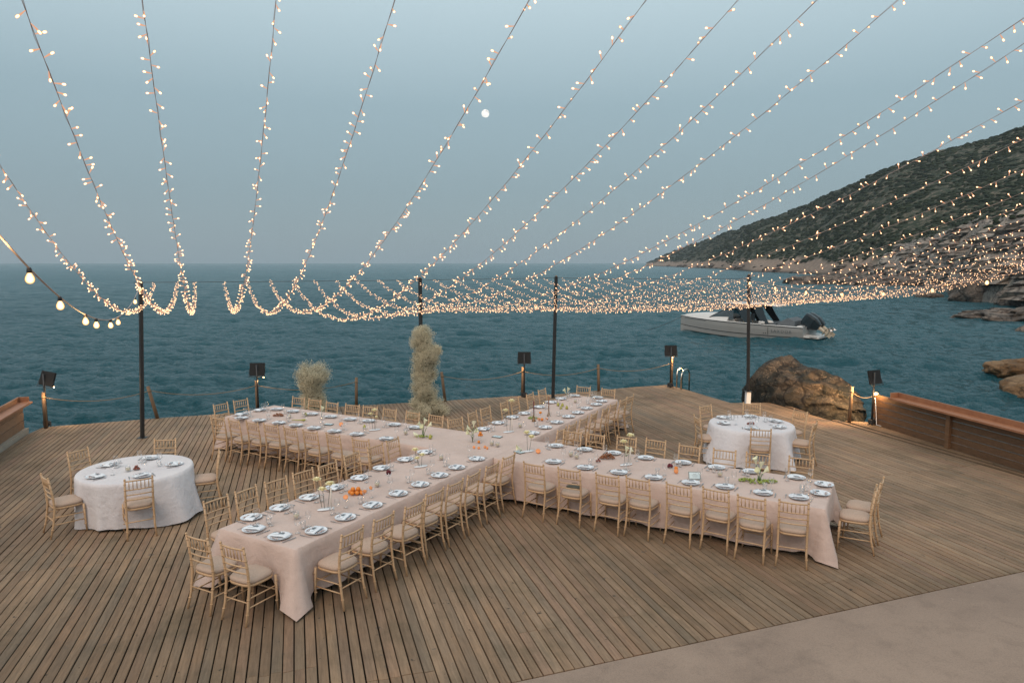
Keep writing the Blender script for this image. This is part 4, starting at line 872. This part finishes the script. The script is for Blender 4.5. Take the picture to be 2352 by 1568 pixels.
# wooden rope posts
WP = [(-11.80, 17.28, .92, 0, 0, 'lit, beside the far left floodlight'), (-9.53, 18.38, .88, -.20, .02, 'leaning left, right of the first tall pole'), (-7.10, 19.10, .90, 0, 0, 'behind the floodlight of the back left arm'), (-4.51, 19.85, .87, .02, 0, 'dark upright, between the two flower columns'),
      (-2.02, 20.72, .9, -.10, 0, 'leaning, right of the tall flower column'), (.32, 21.58, .9, .04, .06, 'leaning behind the third floodlight'), (2.83, 22.42, .88, -.03, 0, 'alone, right of the third tall pole'), (5.42, 23.38, .92, 0, 0, 'lit, next to the bathing ladder'), (8.86, 17.95, .94, .02, 0, 'in front of the big boulder')]
WT = []
for x, y, h, lx, ly, d in WP:
    root = empty('rope_post', (x, y, 0), .2, 'wooden rope post '+d, 'post', 'wooden rope posts along the deck edge')
    MB().tube([(0, 0, 0), (lx*.5, ly*.5, h*.5), (lx, ly, h)], [.046, .044, .042], 10).obj('shaft', M_POST, root)
    MB().tube([(lx*.84, ly*.84, h*.84), (lx*.87, ly*.87, h*.88)], .050, 10).obj('rope_knot', M_ROPE, root); WT.append(Vector((x+lx*.86, y+ly*.86, h*.86)))
for k, (a, b) in enumerate(zip(WT[:7], WT[1:8])):
    if k == 3: continue
    sag = .20; P = [a.lerp(b, i/16)-Vector((0, 0, sag*4*(i/16)*(1-i/16)*.9)) for i in range(17)]
    tag(MB().tube(P, .009, 6).obj('rope', M_ROPE), ['rope from the lit left post to the leaning post', 'rope sagging towards the second floodlight', 'rope running behind the small flower column', '', 'rope between the tall flower column and third floodlight', 'rope right of the third floodlight', 'rope sagging towards the ladder corner'][k], 'rope', 'ropes strung between the deck posts')
a, b = WT[8], Vector((9.30, 17.66, .75)); P = [a.lerp(b, i/10)-Vector((0, 0, .10*4*(i/10)*(1-i/10))) for i in range(11)]
tag(MB().tube(P, .010, 6).obj('rope', M_ROPE), 'short rope from the last post to the right floodlight', 'rope', 'ropes strung between the deck posts')
# bathing ladder rails
M_CHROME = mat('ladder_steel', (.72, .66, .58), (.66, .6, .52), 20, .18, metal=1)
root = empty('bathing_ladder', (5.6, 23.1, 0), 0, 'curved steel handrails of a bathing ladder at the deck corner', 'ladder')
for (ax, ay, bx, by) in ((-.07, -.02, .22, .45), (-.02, -.42, .37, .06)):
    a, b = Vector((ax, ay, 0)), Vector((bx, by, -.75)); P = [Vector((ax, ay, -.02)), Vector((ax, ay, .42))]
    for k in range(1, 10): t_ = PI*k/10; mx_ = (1-math.cos(t_))/2; P.append(Vector((ax+(bx-ax)*mx_, ay+(by-ay)*mx_, .42+.22*math.sin(t_))))
    P += [Vector((bx, by, .42)), b]; MB().tube(P, .025, 8).obj('handrail', M_CHROME, root)
# right fence with its shelf
def fence(name, P0, P1, label, h, nb, shelf0, mb, ms, posts, lipz=.12, base=0, side=1, shelf_ext=0, cat='fence', rows_mat=None):
    a, b = Vector(P0), Vector(P1); d = b-a; L = d.length; rz = math.atan2(d.y, d.x); root = empty(name, (a.x, a.y, 0), rz, label, cat)
    bh = (h-base)/nb
    for k in range(nb):
        x = 0; segs = [0, L*.46, L] if k % 2 else [0, L*.62, L]
        for s0, s1 in zip(segs, segs[1:]): MB().box(((s0+s1)/2, 0, base+bh*(k+.5)), (s1-s0-.006, .032+.004*random.random(), bh-.015)).obj('board', mb, root)
    for s in posts: MB().box((s, side*.055, h/2-.01), (.11, .075, h-.03)).obj('post', mb, root)
    for s in (.06, L*.5, L-.1): MB().box((s, -side*.055, h/2-.2), (.09, .07, h+.3)).obj('post', mb, root)
    n = max(1, int((L-shelf0)/3.2)); st = (L-shelf0)/n
    for k in range(n):
        MB().box((shelf0+st*(k+.5), side*.075, h+.022), (st-.005, .30, .042)).obj('shelf_board', ms, root); MB().box((shelf0+st*(k+.5), -side*.062, h+.043+lipz/2), (st-.005, .035, lipz)).obj('lip_board', ms, root)
    MB().box((shelf0+.017, side*.06, h+.043+lipz/2), (.034, .20, lipz)).obj('lip_board', ms, root)
    if base: MB().box((L/2, 0, base/2-.15), (L, .20, base+.30)).obj('footing', M_CONCW, root)
    return root
fence('board_fence', (9.38, 17.74), (11.30, 8.6), 'brown board fence with a reddish shelf along the right deck edge', .80, 5, .72, M_FENCE, M_SHELF, (2.42, 5.2), side=-1)
fence('board_wall', (-12.06, 16.86), (-8.15, 5.7), 'pale board wall with a reddish shelf at the left deck edge', .72, 3, .0, M_WALLW, M_SHELF, (), base=.10, side=1, cat='wall')
tag(MB().box((9.37, 17.70, .80), (.10, .05, .05)).obj('small_lamp', M_LAMPSPOT), 'small lit lamp on the end of the right fence', 'lamp')
tag(MB().tube([(9.33, 17.62, .72), (9.36, 17.60, .4), (9.37, 17.56, .02), (9.5, 17.3, .012), (9.8, 17.0, .012)], .009, 6).obj('white_cable', M_PLATE), 'white cable running down beside the right floodlight pole', 'cable')
def plamp(x, y, z, e, r=.04, nm='post_lamp'):
    ld = bpy.data.lights.new(nm, 'POINT'); ld.energy = e; ld.color = (1, .60, .26); ld.shadow_soft_size = r; o = bpy.data.objects.new(nm, ld); COL.objects.link(o); o.location = (x, y, z); return o
plamp(9.24, 17.50, .84, 13)
for i in (0, 1, 3):
    x, y = FL[i][:2]; plamp(x+.10, y+.22, .98, 5)
    tag(MB().ball((x+.10, y+.22, .98), .013, 10, 6).obj('small_lamp', M_LAMPSPOT), 'small lit lamp on the '+('far left', 'second', '', 'corner')[i]+' floodlight pole', 'lamp', 'small lamps on the floodlight poles')
plamp(-11.68, 17.16, .86, 5, .03); plamp(-7.0, 18.98, .92, 2.5, .03); plamp(5.46, 23.2, .93, 3, .03); plamp(5.9, 23.6, .5, 8, .03); plamp(-8.3, 19.15, .12, 3); plamp(-11.5, 17.75, .15, 2.0); plamp(4.2, 23.45, .15, 1.5); plamp(1.2, 22.0, .15, 1.0)
# flower columns of baby's breath
def flower_column(x, y, prof, n, label, lean=0):
    """prof: (height, radius, xshift)"""
    root = empty('flower_column', (x, y, 0), 0, label, 'flowers', "columns of baby's breath on the deck")
    H = np.array([p[0] for p in prof]); Rr = np.array([p[1] for p in prof]); Sx = np.array([p[2] for p in prof]); g = np.random.default_rng(int(abs(x*10)))
    K = 170; ch = g.uniform(0, H[-1], K); ca = g.uniform(0, 2*PI, K); cr_ = np.interp(ch, H, Rr)*np.sqrt(g.uniform(.15, .95, K))
    C = np.stack([np.interp(ch, H, Sx)+cr_*np.cos(ca), cr_*np.sin(ca), ch], 1)
    I = g.integers(0, K, n); q = g.normal(size=(n, 3)); q /= np.linalg.norm(q, axis=1)[:, None]
    P = C[I]+q*(.150*g.uniform(.15, 1.25, n)**.6)[:, None]*g.uniform(.75, 1.25, K)[I][:, None]; P[:, 2] = np.abs(P[:, 2])+.01
    bv = [(1, 0, -.4), (-.5, .87, -.4), (-.5, -.87, -.4), (0, 0, .9)]; bf = [(0, 1, 2), (0, 3, 1), (1, 3, 2), (2, 3, 0)]
    o = scatter('blossoms', bv, bf, P, g.uniform(.006, .012, n), M_GYP, parent=root); o['kind'] = 'stuff'
    m = n//5; I = g.integers(0, n, m); S = P[I]; E_ = C[g.integers(0, K, n)[I]]; E_ = C[np.argmin(((S[:, None, :]-C[None])**2).sum(-1), 1)]
    E_ = E_*np.array([.75, .75, 1])+np.array([0, 0, -.10]); E_[:, 2] = np.maximum(E_[:, 2], .0); d = g.normal(size=(m, 3))*.0016
    V = np.stack([E_-d, E_+d, S+d*.6, S-d*.6], 1).reshape(-1, 3); F = np.arange(4*m).reshape(-1, 4)
    o = link('stems', npmesh('stems', V, F, M_GYPS, False), root); o['kind'] = 'stuff'
M_GYP = mat('gypsophila_blossom', (.74, .66, .48), (.58, .52, .37), 7, .9); M_GYPS = mat('gypsophila_stem', (.17, .15, .085), (.12, .11, .06), 10, .9)
flower_column(-5.55, 19.15, [(0, .28, .02), (.35, .27, .0), (.7, .27, .0), (.9, .38, -.02), (1.15, .42, .0), (1.30, .25, .03)], 26000, "low bulging column of baby's breath left of the dark post")
flower_column(-2.38, 18.72, [(0, .62, .14), (.25, .52, .10), (.5, .30, .0), (.9, .27, -.02), (1.4, .27, .02), (1.75, .34, .12), (2.0, .32, -.02), (2.2, .26, -.08), (2.36, .12, -.05)], 52000, "tall column of baby's breath wrapped round the second pole")
# ================================================================== MOTORBOAT
def build_boat():
    stern, bow = Vector((21.1, 49.1, ZS)), Vector((13.55, 55.55, ZS)); d = bow-stern; L = d.length; rz = math.atan2(d.y, d.x)
    root = empty('motorboat', stern, rz, 'moored grey motorboat with a white top and two black outboards tilted up', 'boat')
    M_HULL = mat('hull_grey_paint', (.36, .345, .33), (.34, .325, .31), 2, .25); M_TRIM = mat('hull_dark_trim', (.02, .02, .022), (.03, .03, .03), 5, .4)
    M_WH = mat('boat_white', (.66, .63, .60), (.62, .59, .56), 3, .3); M_DKG = glassm('tinted_glass', (.10, .16, .18), .6, .12); M_ENG = mat('outboard_black', (.014, .024, .030), (.010, .018, .024), 6, .3)
    M_LEG = mat('outboard_cream', (.52, .44, .34), (.46, .38, .28), 8, .4); M_TAN = mat('seat_tan', (.40, .30, .20), (.34, .26, .17), 10, .7); M_COV = mat('grey_canvas', (.12, .135, .145), (.09, .10, .11), 8, .8); M_TEAK = mat('cockpit_floor', (.20, .16, .13), (.16, .13, .10), 8, .7)
    S = np.linspace(0, 1, 33); sheer = lambda s: .86+.30*s**1.4; hb = lambda s: 1.50*(1-max(0, (s-.42)/.58)**2.3)+.02; chz = lambda s: .10+.34*s**2.2
    def sec(s, z0off=0):
        b = hb(s); z = sheer(s); c = chz(s); x = L*s+(.0 if s < .98 else .05)
        return [(x, 0, -.45+.1*s), (x, b*.84, c-.30), (x, b*.88, c), (x, b*.93, c+.05), (x, b*.985, (c+z)*.55), (x, b, z-.07), (x, b*1.012, z-.06), (x, b*1.012, z-.005), (x, b*.96, z+.03), (x, max(b*.96-.14, .0), z+.03)]
    m = MB(); rows = [sec(s) for s in S]; n = len(rows[0])
    for side in (1, -1):
        V = [(x, side*y, z) for r in rows for x, y, z in r]; F = []; MI = []
        for i in range(len(S)-1):
            for j in range(n-1):
                f = (i*n+j, (i+1)*n+j, (i+1)*n+j+1, i*n+j+1); m_ = 1 if j in (2, 6) else (2 if j >= 7 else 0)
                F.append(f if side == -1 else f[::-1]); MI.append(m_)
        k = len(m.v); m.v += V; m.f += [tuple(q+k for q in f) for f in F]; m.mi += MI; m.sm += [False]*len(F)
    r0 = rows[0]; k = len(m.v); m.v += [(x, y, z) for x, y, z in r0]+[(x, -y, z) for x, y, z in r0]; m.f.append(tuple(k+i for i in range(n))+tuple(k+n+i for i in range(n-1, -1, -1))); m.mi.append(0); m.sm.append(False)
    m.obj('hull', [M_HULL, M_TRIM, M_WH], root)
    # cockpit floor and foredeck
    V = []; F = []
    for s in S[:20]: V += [(L*s, hb(s)*.9, .55), (L*s, -hb(s)*.9, .55)]
    F = [(2*i, 2*i+2, 2*i+3, 2*i+1) for i in range(19)]; MB().add(V, F).obj('cockpit_floor', M_TEAK, root)
    V = []; F = []; sd = np.linspace(.56, 1.0, 18); q = 9
    for s in sd:
        b = max(hb(s)*.96-.02, .01); crown = .50*math.sin(min(1, (1.0-s)/.36)*PI/2)**.8*(1 if s < .97 else .3)
        for j in range(q): u = -1+2*j/(q-1); V.append((L*s, b*u, sheer(s)+.03+crown*max(0, 1-abs(u)**3.2)*.95))
    F = [(i*q+j, (i+1)*q+j, (i+1)*q+j+1, i*q+j+1) for i in range(len(sd)-1) for j in range(q-1)]; MB().add(V, F, 0, True).obj('foredeck', M_WH, root)
    i0 = 0; V = [V[j] for j in range(q)]; V2 = V+[(V[-1][0], V[-1][1], .55), (V[0][0], V[0][1], .55)]; MB().add(V2, [tuple(range(len(V2)))]).obj('bulkhead', M_WH, root)
    for s_ in (1, -1):
        MB().add([(L*a, s_*(hb(a)*.965-.14), z) for a in S[:20] for z in (.55, sheer(a)+.03)], [(2*i, 2*i+1, 2*i+3, 2*i+2) for i in range(19)]).obj('coaming', M_WH, root)
    # windscreen
    wx0, wx1, wz = L*.715, L*.60, 1.86
    fr = [(wx0, -1.0, 1.22), (wx0, 1.0, 1.22), (wx1, .85, wz), (wx1, -.85, wz)]
    MB().add(fr, [(0, 1, 2, 3)]).obj('windscreen', M_DKG, root)
    for s_ in (1, -1): MB().add([(wx0, s_*1.0, 1.22), (L*.52, s_*1.12, 1.12), (L*.53, s_*.95, wz-.05), (wx1, s_*.85, wz)], [(0, 1, 2, 3)]).obj('side_window', M_DKG, root)
    m = MB()
    for s_ in (1, -1): m.tube([(wx0, s_*1.0, 1.22), (wx1, s_*.85, wz), (L*.565, s_*.9, 2.23)], .03, 6); m.tube([(wx1, s_*.86, wz), (L*.50, s_*1.1, 1.05)], .025, 6)
    m.tube([(wx1, -.85, wz), (wx1, .85, wz)], .025, 6); m.obj('windscreen_frame', M_TRIM, root)
    # T-top
    m = MB(); xs = (L*.615, L*.58, L*.30, L*.235, L*.20); zs = (2.26, 2.33, 2.32, 2.27, 2.23); V = []
    for x, z in zip(xs, zs): V += [(x, -1.02, z-.03), (x, -.9, z+.03), (x, .9, z+.03), (x, 1.02, z-.03), (x, .9, z-.08), (x, -.9, z-.08)]
    F = [(i*6+j, i*6+(j+1) % 6, (i+1)*6+(j+1) % 6, (i+1)*6+j) for i in range(4) for j in range(6)]+[(0, 1, 2, 3, 4, 5)[::-1], tuple(24+i for i in range(6))]
    MI = [(1 if i % 6 in (3, 4, 5) else 0) for i in range(24)]+[0, 0]; m.add(V, F); m.mi = MI; m.obj('roof', [M_WH, M_TRIM], root)
    for s_ in (1, -1):
        for (xt, xb, wt, wb) in ((.47, .40, .085, .06), (.355, .275, .07, .05)):
            V = []
            for xx, z, w_, y in ((xt, 2.27, wt, .92), ((xt+xb)/2+.004, 1.6, (wt+wb)/2, 1.08), (xb, .95, wb, 1.22)):
                V += [(L*(xx-w_/2), s_*y, z), (L*(xx+w_/2), s_*y, z), (L*(xx+w_/2), s_*(y-.07), z), (L*(xx-w_/2), s_*(y-.07), z)]
            F = [(i*4+j, i*4+(j+1) % 4, (i+1)*4+(j+1) % 4, (i+1)*4+j) for i in range(2) for j in range(4)]; MB().add(V, F).obj('roof_strut', M_ENG, root)
    # console, seats
    MB().box((L*.56, 0, .85), (.8, 1.5, .6)).obj('console', M_WH, root); MB().box((L*.55, 0, 1.2), (.35, 1.2, .18), rx=0).obj('dashboard', M_TRIM, root)
    for y in (-.45, .45):
        s_ = MB().box((L*.47, y, .98), (.5, .52, .16)).box((L*.455-.2, y, 1.27), (.14, .50, .55)); s_.obj('helm_seat', M_COV, root)
    for k, (x, y) in enumerate(((.42, .85), (.30, 1.0), (.27, .75))):
        s_ = MB().ball((L*x, y, 1.02), .30, 12, 8, sc=(1.25, .8, .62)); s_.obj('seat_cushion', M_TAN if k == 0 else M_WH, root)
    MB().box((L*.25, 0, .82), (.9, 2.3, .42)).obj('sun_pad', M_COV, root)
    cov = MB().add([(L*.07, -1.2, .8), (L*.20, -1.2, .8), (L*.20, 1.2, .8), (L*.07, 1.2, .8), (L*.075, -1.05, 1.22), (L*.125, -1.0, 1.42), (L*.185, -1.05, 1.12), (L*.075, 1.05, 1.22), (L*.125, 1.0, 1.42), (L*.185, 1.05, 1.12)], [(0, 4, 5, 6, 1), (3, 2, 9, 8, 7), (0, 3, 7, 4), (4, 7, 8, 5), (5, 8, 9, 6), (6, 9, 2, 1)]); cov.obj('stern_cover', M_COV, root)
    MB().box((L*.03, 0, .90), (.35, 2.7, .08)).obj('stern_bench', M_WH, root)
    # swim platform
    m = MB().add([(0, -1.35, .16), (-.95, -1.15, .10), (-.95, 1.15, .10), (0, 1.35, .16), (0, -1.35, .30), (-.95, -1.15, .22), (-.95, 1.15, .22), (0, 1.35, .30)], [(0, 1, 2, 3)[::-1], (4, 5, 6, 7), (0, 4, 5, 1)[::-1], (1, 5, 6, 2)[::-1], (2, 6, 7, 3)[::-1]]); m.f = [f[::-1] for f in m.f]; m.obj('swim_platform', M_WH, root)
    MB().box((-.45, 1.27, .20), (.9, .05, .03), R(-12.5)).obj('platform_trim', M_TRIM, root)
    # outboards, tilted clear of the water
    for y in (-.42, .42):
        e = empty('outboard', (-.42, y, .95)); e.parent = root; e.rotation_euler = (0, R(57), 0)
        V = []; F = []; pr = [(-.34, .24, .18, .0), (-.10, .38, .24, .02), (.18, .50, .30, .05), (.66, .50, .30, .05), (.88, .38, .25, .0), (.93, .22, .16, -.02)]; nn = 16
        for z, a, b, c in pr:
            for k in range(nn): t_ = 2*PI*k/nn; V.append((c-.08+a*math.copysign(abs(math.cos(t_))**.42, math.cos(t_)), b*math.copysign(abs(math.sin(t_))**.42, math.sin(t_)), z))
        F = [(i*nn+k, i*nn+(k+1) % nn, (i+1)*nn+(k+1) % nn, (i+1)*nn+k) for i in range(len(pr)-1) for k in range(nn)]+[tuple(range(nn))[::-1], tuple((len(pr)-1)*nn+k for k in range(nn))]
        MB().add(V, F, 0, False).obj('cowling', M_ENG, e)
        MB().tube([(-.06, 0, -.30), (-.06, 0, -.50), (-.04, 0, -.80), (-.02, 0, -1.05)], [.15, .12, .10, .07], 10).obj('midsection', M_LEG, e)
        m = MB().ball((-.06, 0, -.98), .11, 12, 8, sc=(2.6, .9, .9)); m.box((.0, 0, -1.18), (.28, .02, .26)); m.box((-.05, 0, -.78), (.55, .30, .02)); m.obj('gearcase', M_LEG, e)
        m = MB()
        for k in range(4):
            a = k*PI/2; c_, s_ = math.cos(a), math.sin(a); p = lambda r, w, x: (-.36+x, c_*w-s_*r, -.98+s_*w+c_*r)
            m.add([p(.03, -.03, .04), p(.17, -.08, .05), p(.19, .06, -.05), p(.03, .03, -.04)], [(0, 1, 2, 3)])
        m.ball((-.38, 0, -.98), .05, 8, 6); m.obj('propeller', M_STEEL, e)
    # gate in the side, portlight, cleats, lettering on the side facing the deck (local -y)
    def side(s, z): return (L*s, (np.interp(z, [chz(s)+.05, (chz(s)+sheer(s))*.55, sheer(s)-.07], [hb(s)*.93, hb(s)*.985, hb(s)])+.004), z)
    yy = 1.512
    MB().box((L*.245, yy, .52), (.02, .02, .62)).obj('gate_seam', M_TRIM, root)
    MB().box((L*.275, 1.44, .93), (.42, .05, .13)).obj('gate_latch', M_TRIM, root); MB().box((L*.275, 1.47, .935), (.14, .012, .05)).obj('latch_plate', M_WH, root)
    m = MB()
    for x in (.262, .277): m.tube([(L*x, yy-.03, .33), (L*x, yy+.005, .33)], .03, 8)
    m.obj('drain', M_TRIM, root)
    V = [side(s, .92+.30*(s-.7)) for s in (.74, .80, .86, .92, .955)]; MB().tube([(x, y+.006, z) for x, y, z in V], .012, 4).obj('bow_line_trim', M_TRIM, root)
    fc = bpy.data.curves.new('lettering', 'FONT'); fc.body = 'SAXDOR'; fc.size = .30; fc.extrude = .004; fc.space_character = 1.35; fc.materials.append(M_COV)
    fo = bpy.data.objects.new('lettering', fc); COL.objects.link(fo); fo.parent = root; fo.location = (L*.215, -1.494, .40); fo.rotation_euler = (R(90), 0, PI)
    lm = bpy.data.meshes.new_from_object(fo); bpy.data.objects.remove(fo); fo = link('lettering', lm, root, (L*.225, 1.500, .40)); fo.rotation_euler = (R(90), 0, PI)
    MB().tube([(L*.955, -.1, sheer(.96)+.05), (L*.955, -.1, sheer(.96)+.16), (L*.955, .1, sheer(.96)+.16), (L*.955, .1, sheer(.96)+.05)], .02, 6).obj('bow_cleat', M_TRIM, root)
    m = MB().tube([(L*.60, -.7, 2.3), (L*.615, -.72, 2.5), (L*.60, -.74, 2.7)], .012, 5); m.tube([(L*.27, .2, 2.1), (L*.25, .2, 2.75)], .012, 5); m.tube([(L*.28, .2, 2.45), (L*.22, .2, 2.6)], .02, 5); m.obj('aerial', M_TRIM, root)
    w2 = root.matrix_basis
    b0 = stern+Vector((math.cos(rz)*L*.99, math.sin(rz)*L*.99, 1.1)); bd = Vector((math.cos(rz), math.sin(rz), 0)); sdv = Vector((-1, -.15, 0)).normalized()
    e_ = b0+sdv*3.2; e_.z = ZS-.05; P = [b0.lerp(e_, k/12)-Vector((0, 0, .12*4*(k/12)*(1-k/12))) for k in range(13)]
    tag(MB().tube(P, .018, 5).obj('anchor_rope', M_BLACK), 'dark anchor rope running from the motorboat bow into the sea', 'rope')
build_boat()
# ================================================================== STRING LIGHTS
DIRU = Vector((math.sin(R(23.75)), -math.cos(R(23.75)), 0))       # plan direction of every string, from the sea side back to the house
STR = [(-8.44,16.5,0.0175,-0.158),(-8.0,16.72,0.01621,-0.152),(-7.66,16.88,0.0205,-0.182),(-7.07,17.17,0.02357,-0.2),(-6.59,17.41,0.02142,-0.195),(-6.11,17.64,0.019,-0.18),(-5.59,17.9,0.02111,-0.215),(-5.13,18.13,0.02111,-0.215),(-4.63,18.37,0.02091,-0.207),(-4.15,18.61,0.02015,-0.195),(-3.63,18.86,0.01849,-0.186),(-3.17,19.08,0.01952,-0.195),(-2.67,19.33,0.01905,-0.195),(-2.19,19.57,0.01836,-0.19),(-1.68,19.82,0.0184,-0.195),(-1.14,20.09,0.0189,-0.205),(-0.62,20.34,0.01933,-0.21),(-0.08,20.6,0.0197,-0.215),(0.4,20.84,0.0201,-0.22),(0.91,21.09,0.02058,-0.225),(1.46,21.27,0.0209,-0.225),(2.02,21.19,0.02242,-0.235),(2.48,21.11,0.02231,-0.225),(3.01,21.03,0.02358,-0.23),(3.54,20.95,0.02444,-0.23),(4.02,20.88,0.02585,-0.235),(4.53,20.8,0.02709,-0.235),(4.96,20.73,0.02857,-0.24),(5.37,20.67,0.02968,-0.24),(5.82,20.6,0.03096,-0.24),(6.25,20.53,0.03351,-0.25),(6.68,20.47,0.03572,-0.255)]
def frame(d):
    d = d.normalized(); a = d.cross(Vector((0, 0, 1))).normalized(); return d, a, a.cross(d)
OR2 = [w_ for w_ in ('1st 2nd 3rd 4th 5th 6th 7th 8th 9th 10th 11th 12th 13th 14th 15th 16th 17th 18th 19th 20th 21st 22nd 23rd 24th 25th 26th 27th 28th 29th 30th 31st 32nd'.split())]
hexv = [(0, 0, 1.0)]+[(math.cos(k*PI/3), math.sin(k*PI/3), z) for z in (.55, -.5) for k in range(6)]+[(0, 0, -1.3)]
hexf = [(0, 1+k, 1+(k+1) % 6) for k in range(6)]+[(1+k, 7+k, 7+(k+1) % 6) for k in range(6)]+[(1+k, 7+(k+1) % 6, 1+(k+1) % 6) for k in range(6)]+[(7+k, 13, 7+(k+1) % 6) for k in range(6)]
stv = [(.0018*math.cos(k*2*PI/3), .0018*math.sin(k*2*PI/3), 0) for k in range(3)]+[(.0052*math.cos(k*2*PI/3), .0052*math.sin(k*2*PI/3), .030) for k in range(3)]
stf = [(k, (k+1) % 3, 3+(k+1) % 3) for k in range(3)]+[(k, 3+(k+1) % 3, 3+k) for k in range(3)]
for i, (ex, ey, a, b) in enumerate(STR):
    if i > 12: b *= 1-.0035*(i-12)
    E0 = Vector((ex, ey, 3.70)); S_ = ey/math.cos(R(23.75))+.5; n = 90
    f_ = lambda s: E0+DIRU*s+Vector((0, 0, b*s+a*s*s))
    root = empty('fairy_light_string', E0, 0, OR2[i]+' fairy light string from the left, draped over the deck', 'string lights', 'fairy light strings draped over the deck')
    ph = random.uniform(0, 6); tw = [f_(S_*k/n)-E0 for k in range(n+1)]
    MB().tube(tw, .0016, 5, cap=False).obj('cord', M_CORD, root)
    MB().tube([p+Vector((.006*math.sin(k*2.3+ph), 0, .006*math.cos(k*2.3+ph))) for k, p in enumerate(tw)], .0011, 4, cap=False).obj('cord', M_CORD, root)
    s = .02; P = []; Dr = []
    while s < S_:
        s += random.uniform(.03, .115); p = f_(s)-E0; dd, aa, bb = frame(f_(s+.05)-f_(s)); t_ = random.uniform(0, 2*PI)
        v = (aa*math.cos(t_)+bb*math.sin(t_)*.9+dd*random.uniform(-.6, .6)+Vector((0, 0, -.15))).normalized(); P.append(p); Dr.append(v)
    P = np.array([tuple(p) for p in P]); Dv = np.array([tuple(v) for v in Dr]); up = np.where(np.abs(Dv[:, 2:3]) < .9, np.array([[0, 0, 1.]]), np.array([[1., 0, 0]]))
    xa = np.cross(up, Dv); xa /= np.linalg.norm(xa, axis=1)[:, None]; ya = np.cross(Dv, xa); Rm = np.stack([xa, ya, Dv], -1)
    o = scatter('bulbs', np.array(hexv)*np.array([.0060, .0060, .0095]), hexf, P+Dv*.041, np.ones(len(P)), M_BULB, rots=Rm, parent=root, smooth=True); o['kind'] = 'stuff'
    o = scatter('bulb_stems', stv, stf, P, np.ones(len(P)), M_BULBH, rots=Rm, parent=root, smooth=True); o['kind'] = 'stuff'
tops = [Vector((POLES[k][0], POLES[k][1], 3.70)) for k in (0, 2, 3)]
for k, (a_, b_) in enumerate(zip(tops, tops[1:])):
    tag(MB().tube([a_.lerp(b_, q/8)+Vector((0, 0, -.02*4*(q/8)*(1-q/8))) for q in range(9)], .006, 6).obj('support_cable', M_CABLE), ['thin steel cable from the left pole to the third pole', 'thin steel cable from the third pole to the right pole'][k], 'cable')
# festoons of large bulbs at both sides
BV = MB().lathe([(.001, -.105), (.018, -.102), (.032, -.088), (.038, -.068), (.034, -.045), (.021, -.022), (.017, -.008), (.001, -.006)], 16).mesh('bulb', M_BIG)
SK = MB().lathe([(.001, .038), (.014, .036), (.02, .02), (.021, -.012), (.001, -.014)], 12).mesh('socket', M_BLACK)
def festoon(x, y, a, b, ss, label, endz=3.66):
    E0 = Vector((x, y, endz)); f_ = lambda s: Vector((0, 0, 0))+DIRU*s+Vector((0, 0, b*s+a*s*s)); root = empty('festoon', E0, 0, label, 'string lights', 'festoons of large round bulbs')
    MB().tube([f_(19*k/80) for k in range(81)], .009, 6).obj('cord', M_CORD, root)
    for s in ss: p = f_(s); sk = link('socket', SK, root, p-Vector((0, 0, .03))); link('bulb', BV, sk)
    return f_, E0
f1, e1 = festoon(-8.67, 16.3, .0198, -.183, (.12, 1.6, 3.1, 4.94, 5.97, 7.5, 8.4, 9.97, 11.25, 13.0, 14.7), 'festoon of large bulbs from the left pole to the upper left')
f2, e2 = festoon(6.91, 20.42, .026, -.15, (.05, 1.05, 2.15, 3.3, 4.45, 5.65, 6.8, 8.0, 9.2, 10.4), 'festoon of large bulbs from the right pole out of frame')
for f_, e_, ss in ((f1, e1, (1.2, 5, 8.5, 12)), (f2, e2, (2.5, 6))):
    for s in ss: p = f_(s)+e_; plamp(p.x, p.y, p.z-.14, 9, .06, 'festoon_glow')
# ================================================================== HAZE
hm = bpy.data.materials.new('sea_haze'); hm.use_nodes = True; t = hm.node_tree; t.nodes.remove(t.nodes['Principled BSDF'])
v = t.nodes.new('ShaderNodeVolumePrincipled'); v.inputs['Color'].default_value = (.80, .88, .94, 1); v.inputs['Density'].default_value = .00018; v.inputs['Anisotropy'].default_value = .2
t.links.new(v.outputs[0], t.nodes['Material Output'].inputs['Volume'])
tag(MB().box((0, 400, 118), (8000, 3600, 246)).obj('haze', hm), 'thin sea haze', kind='stuff')
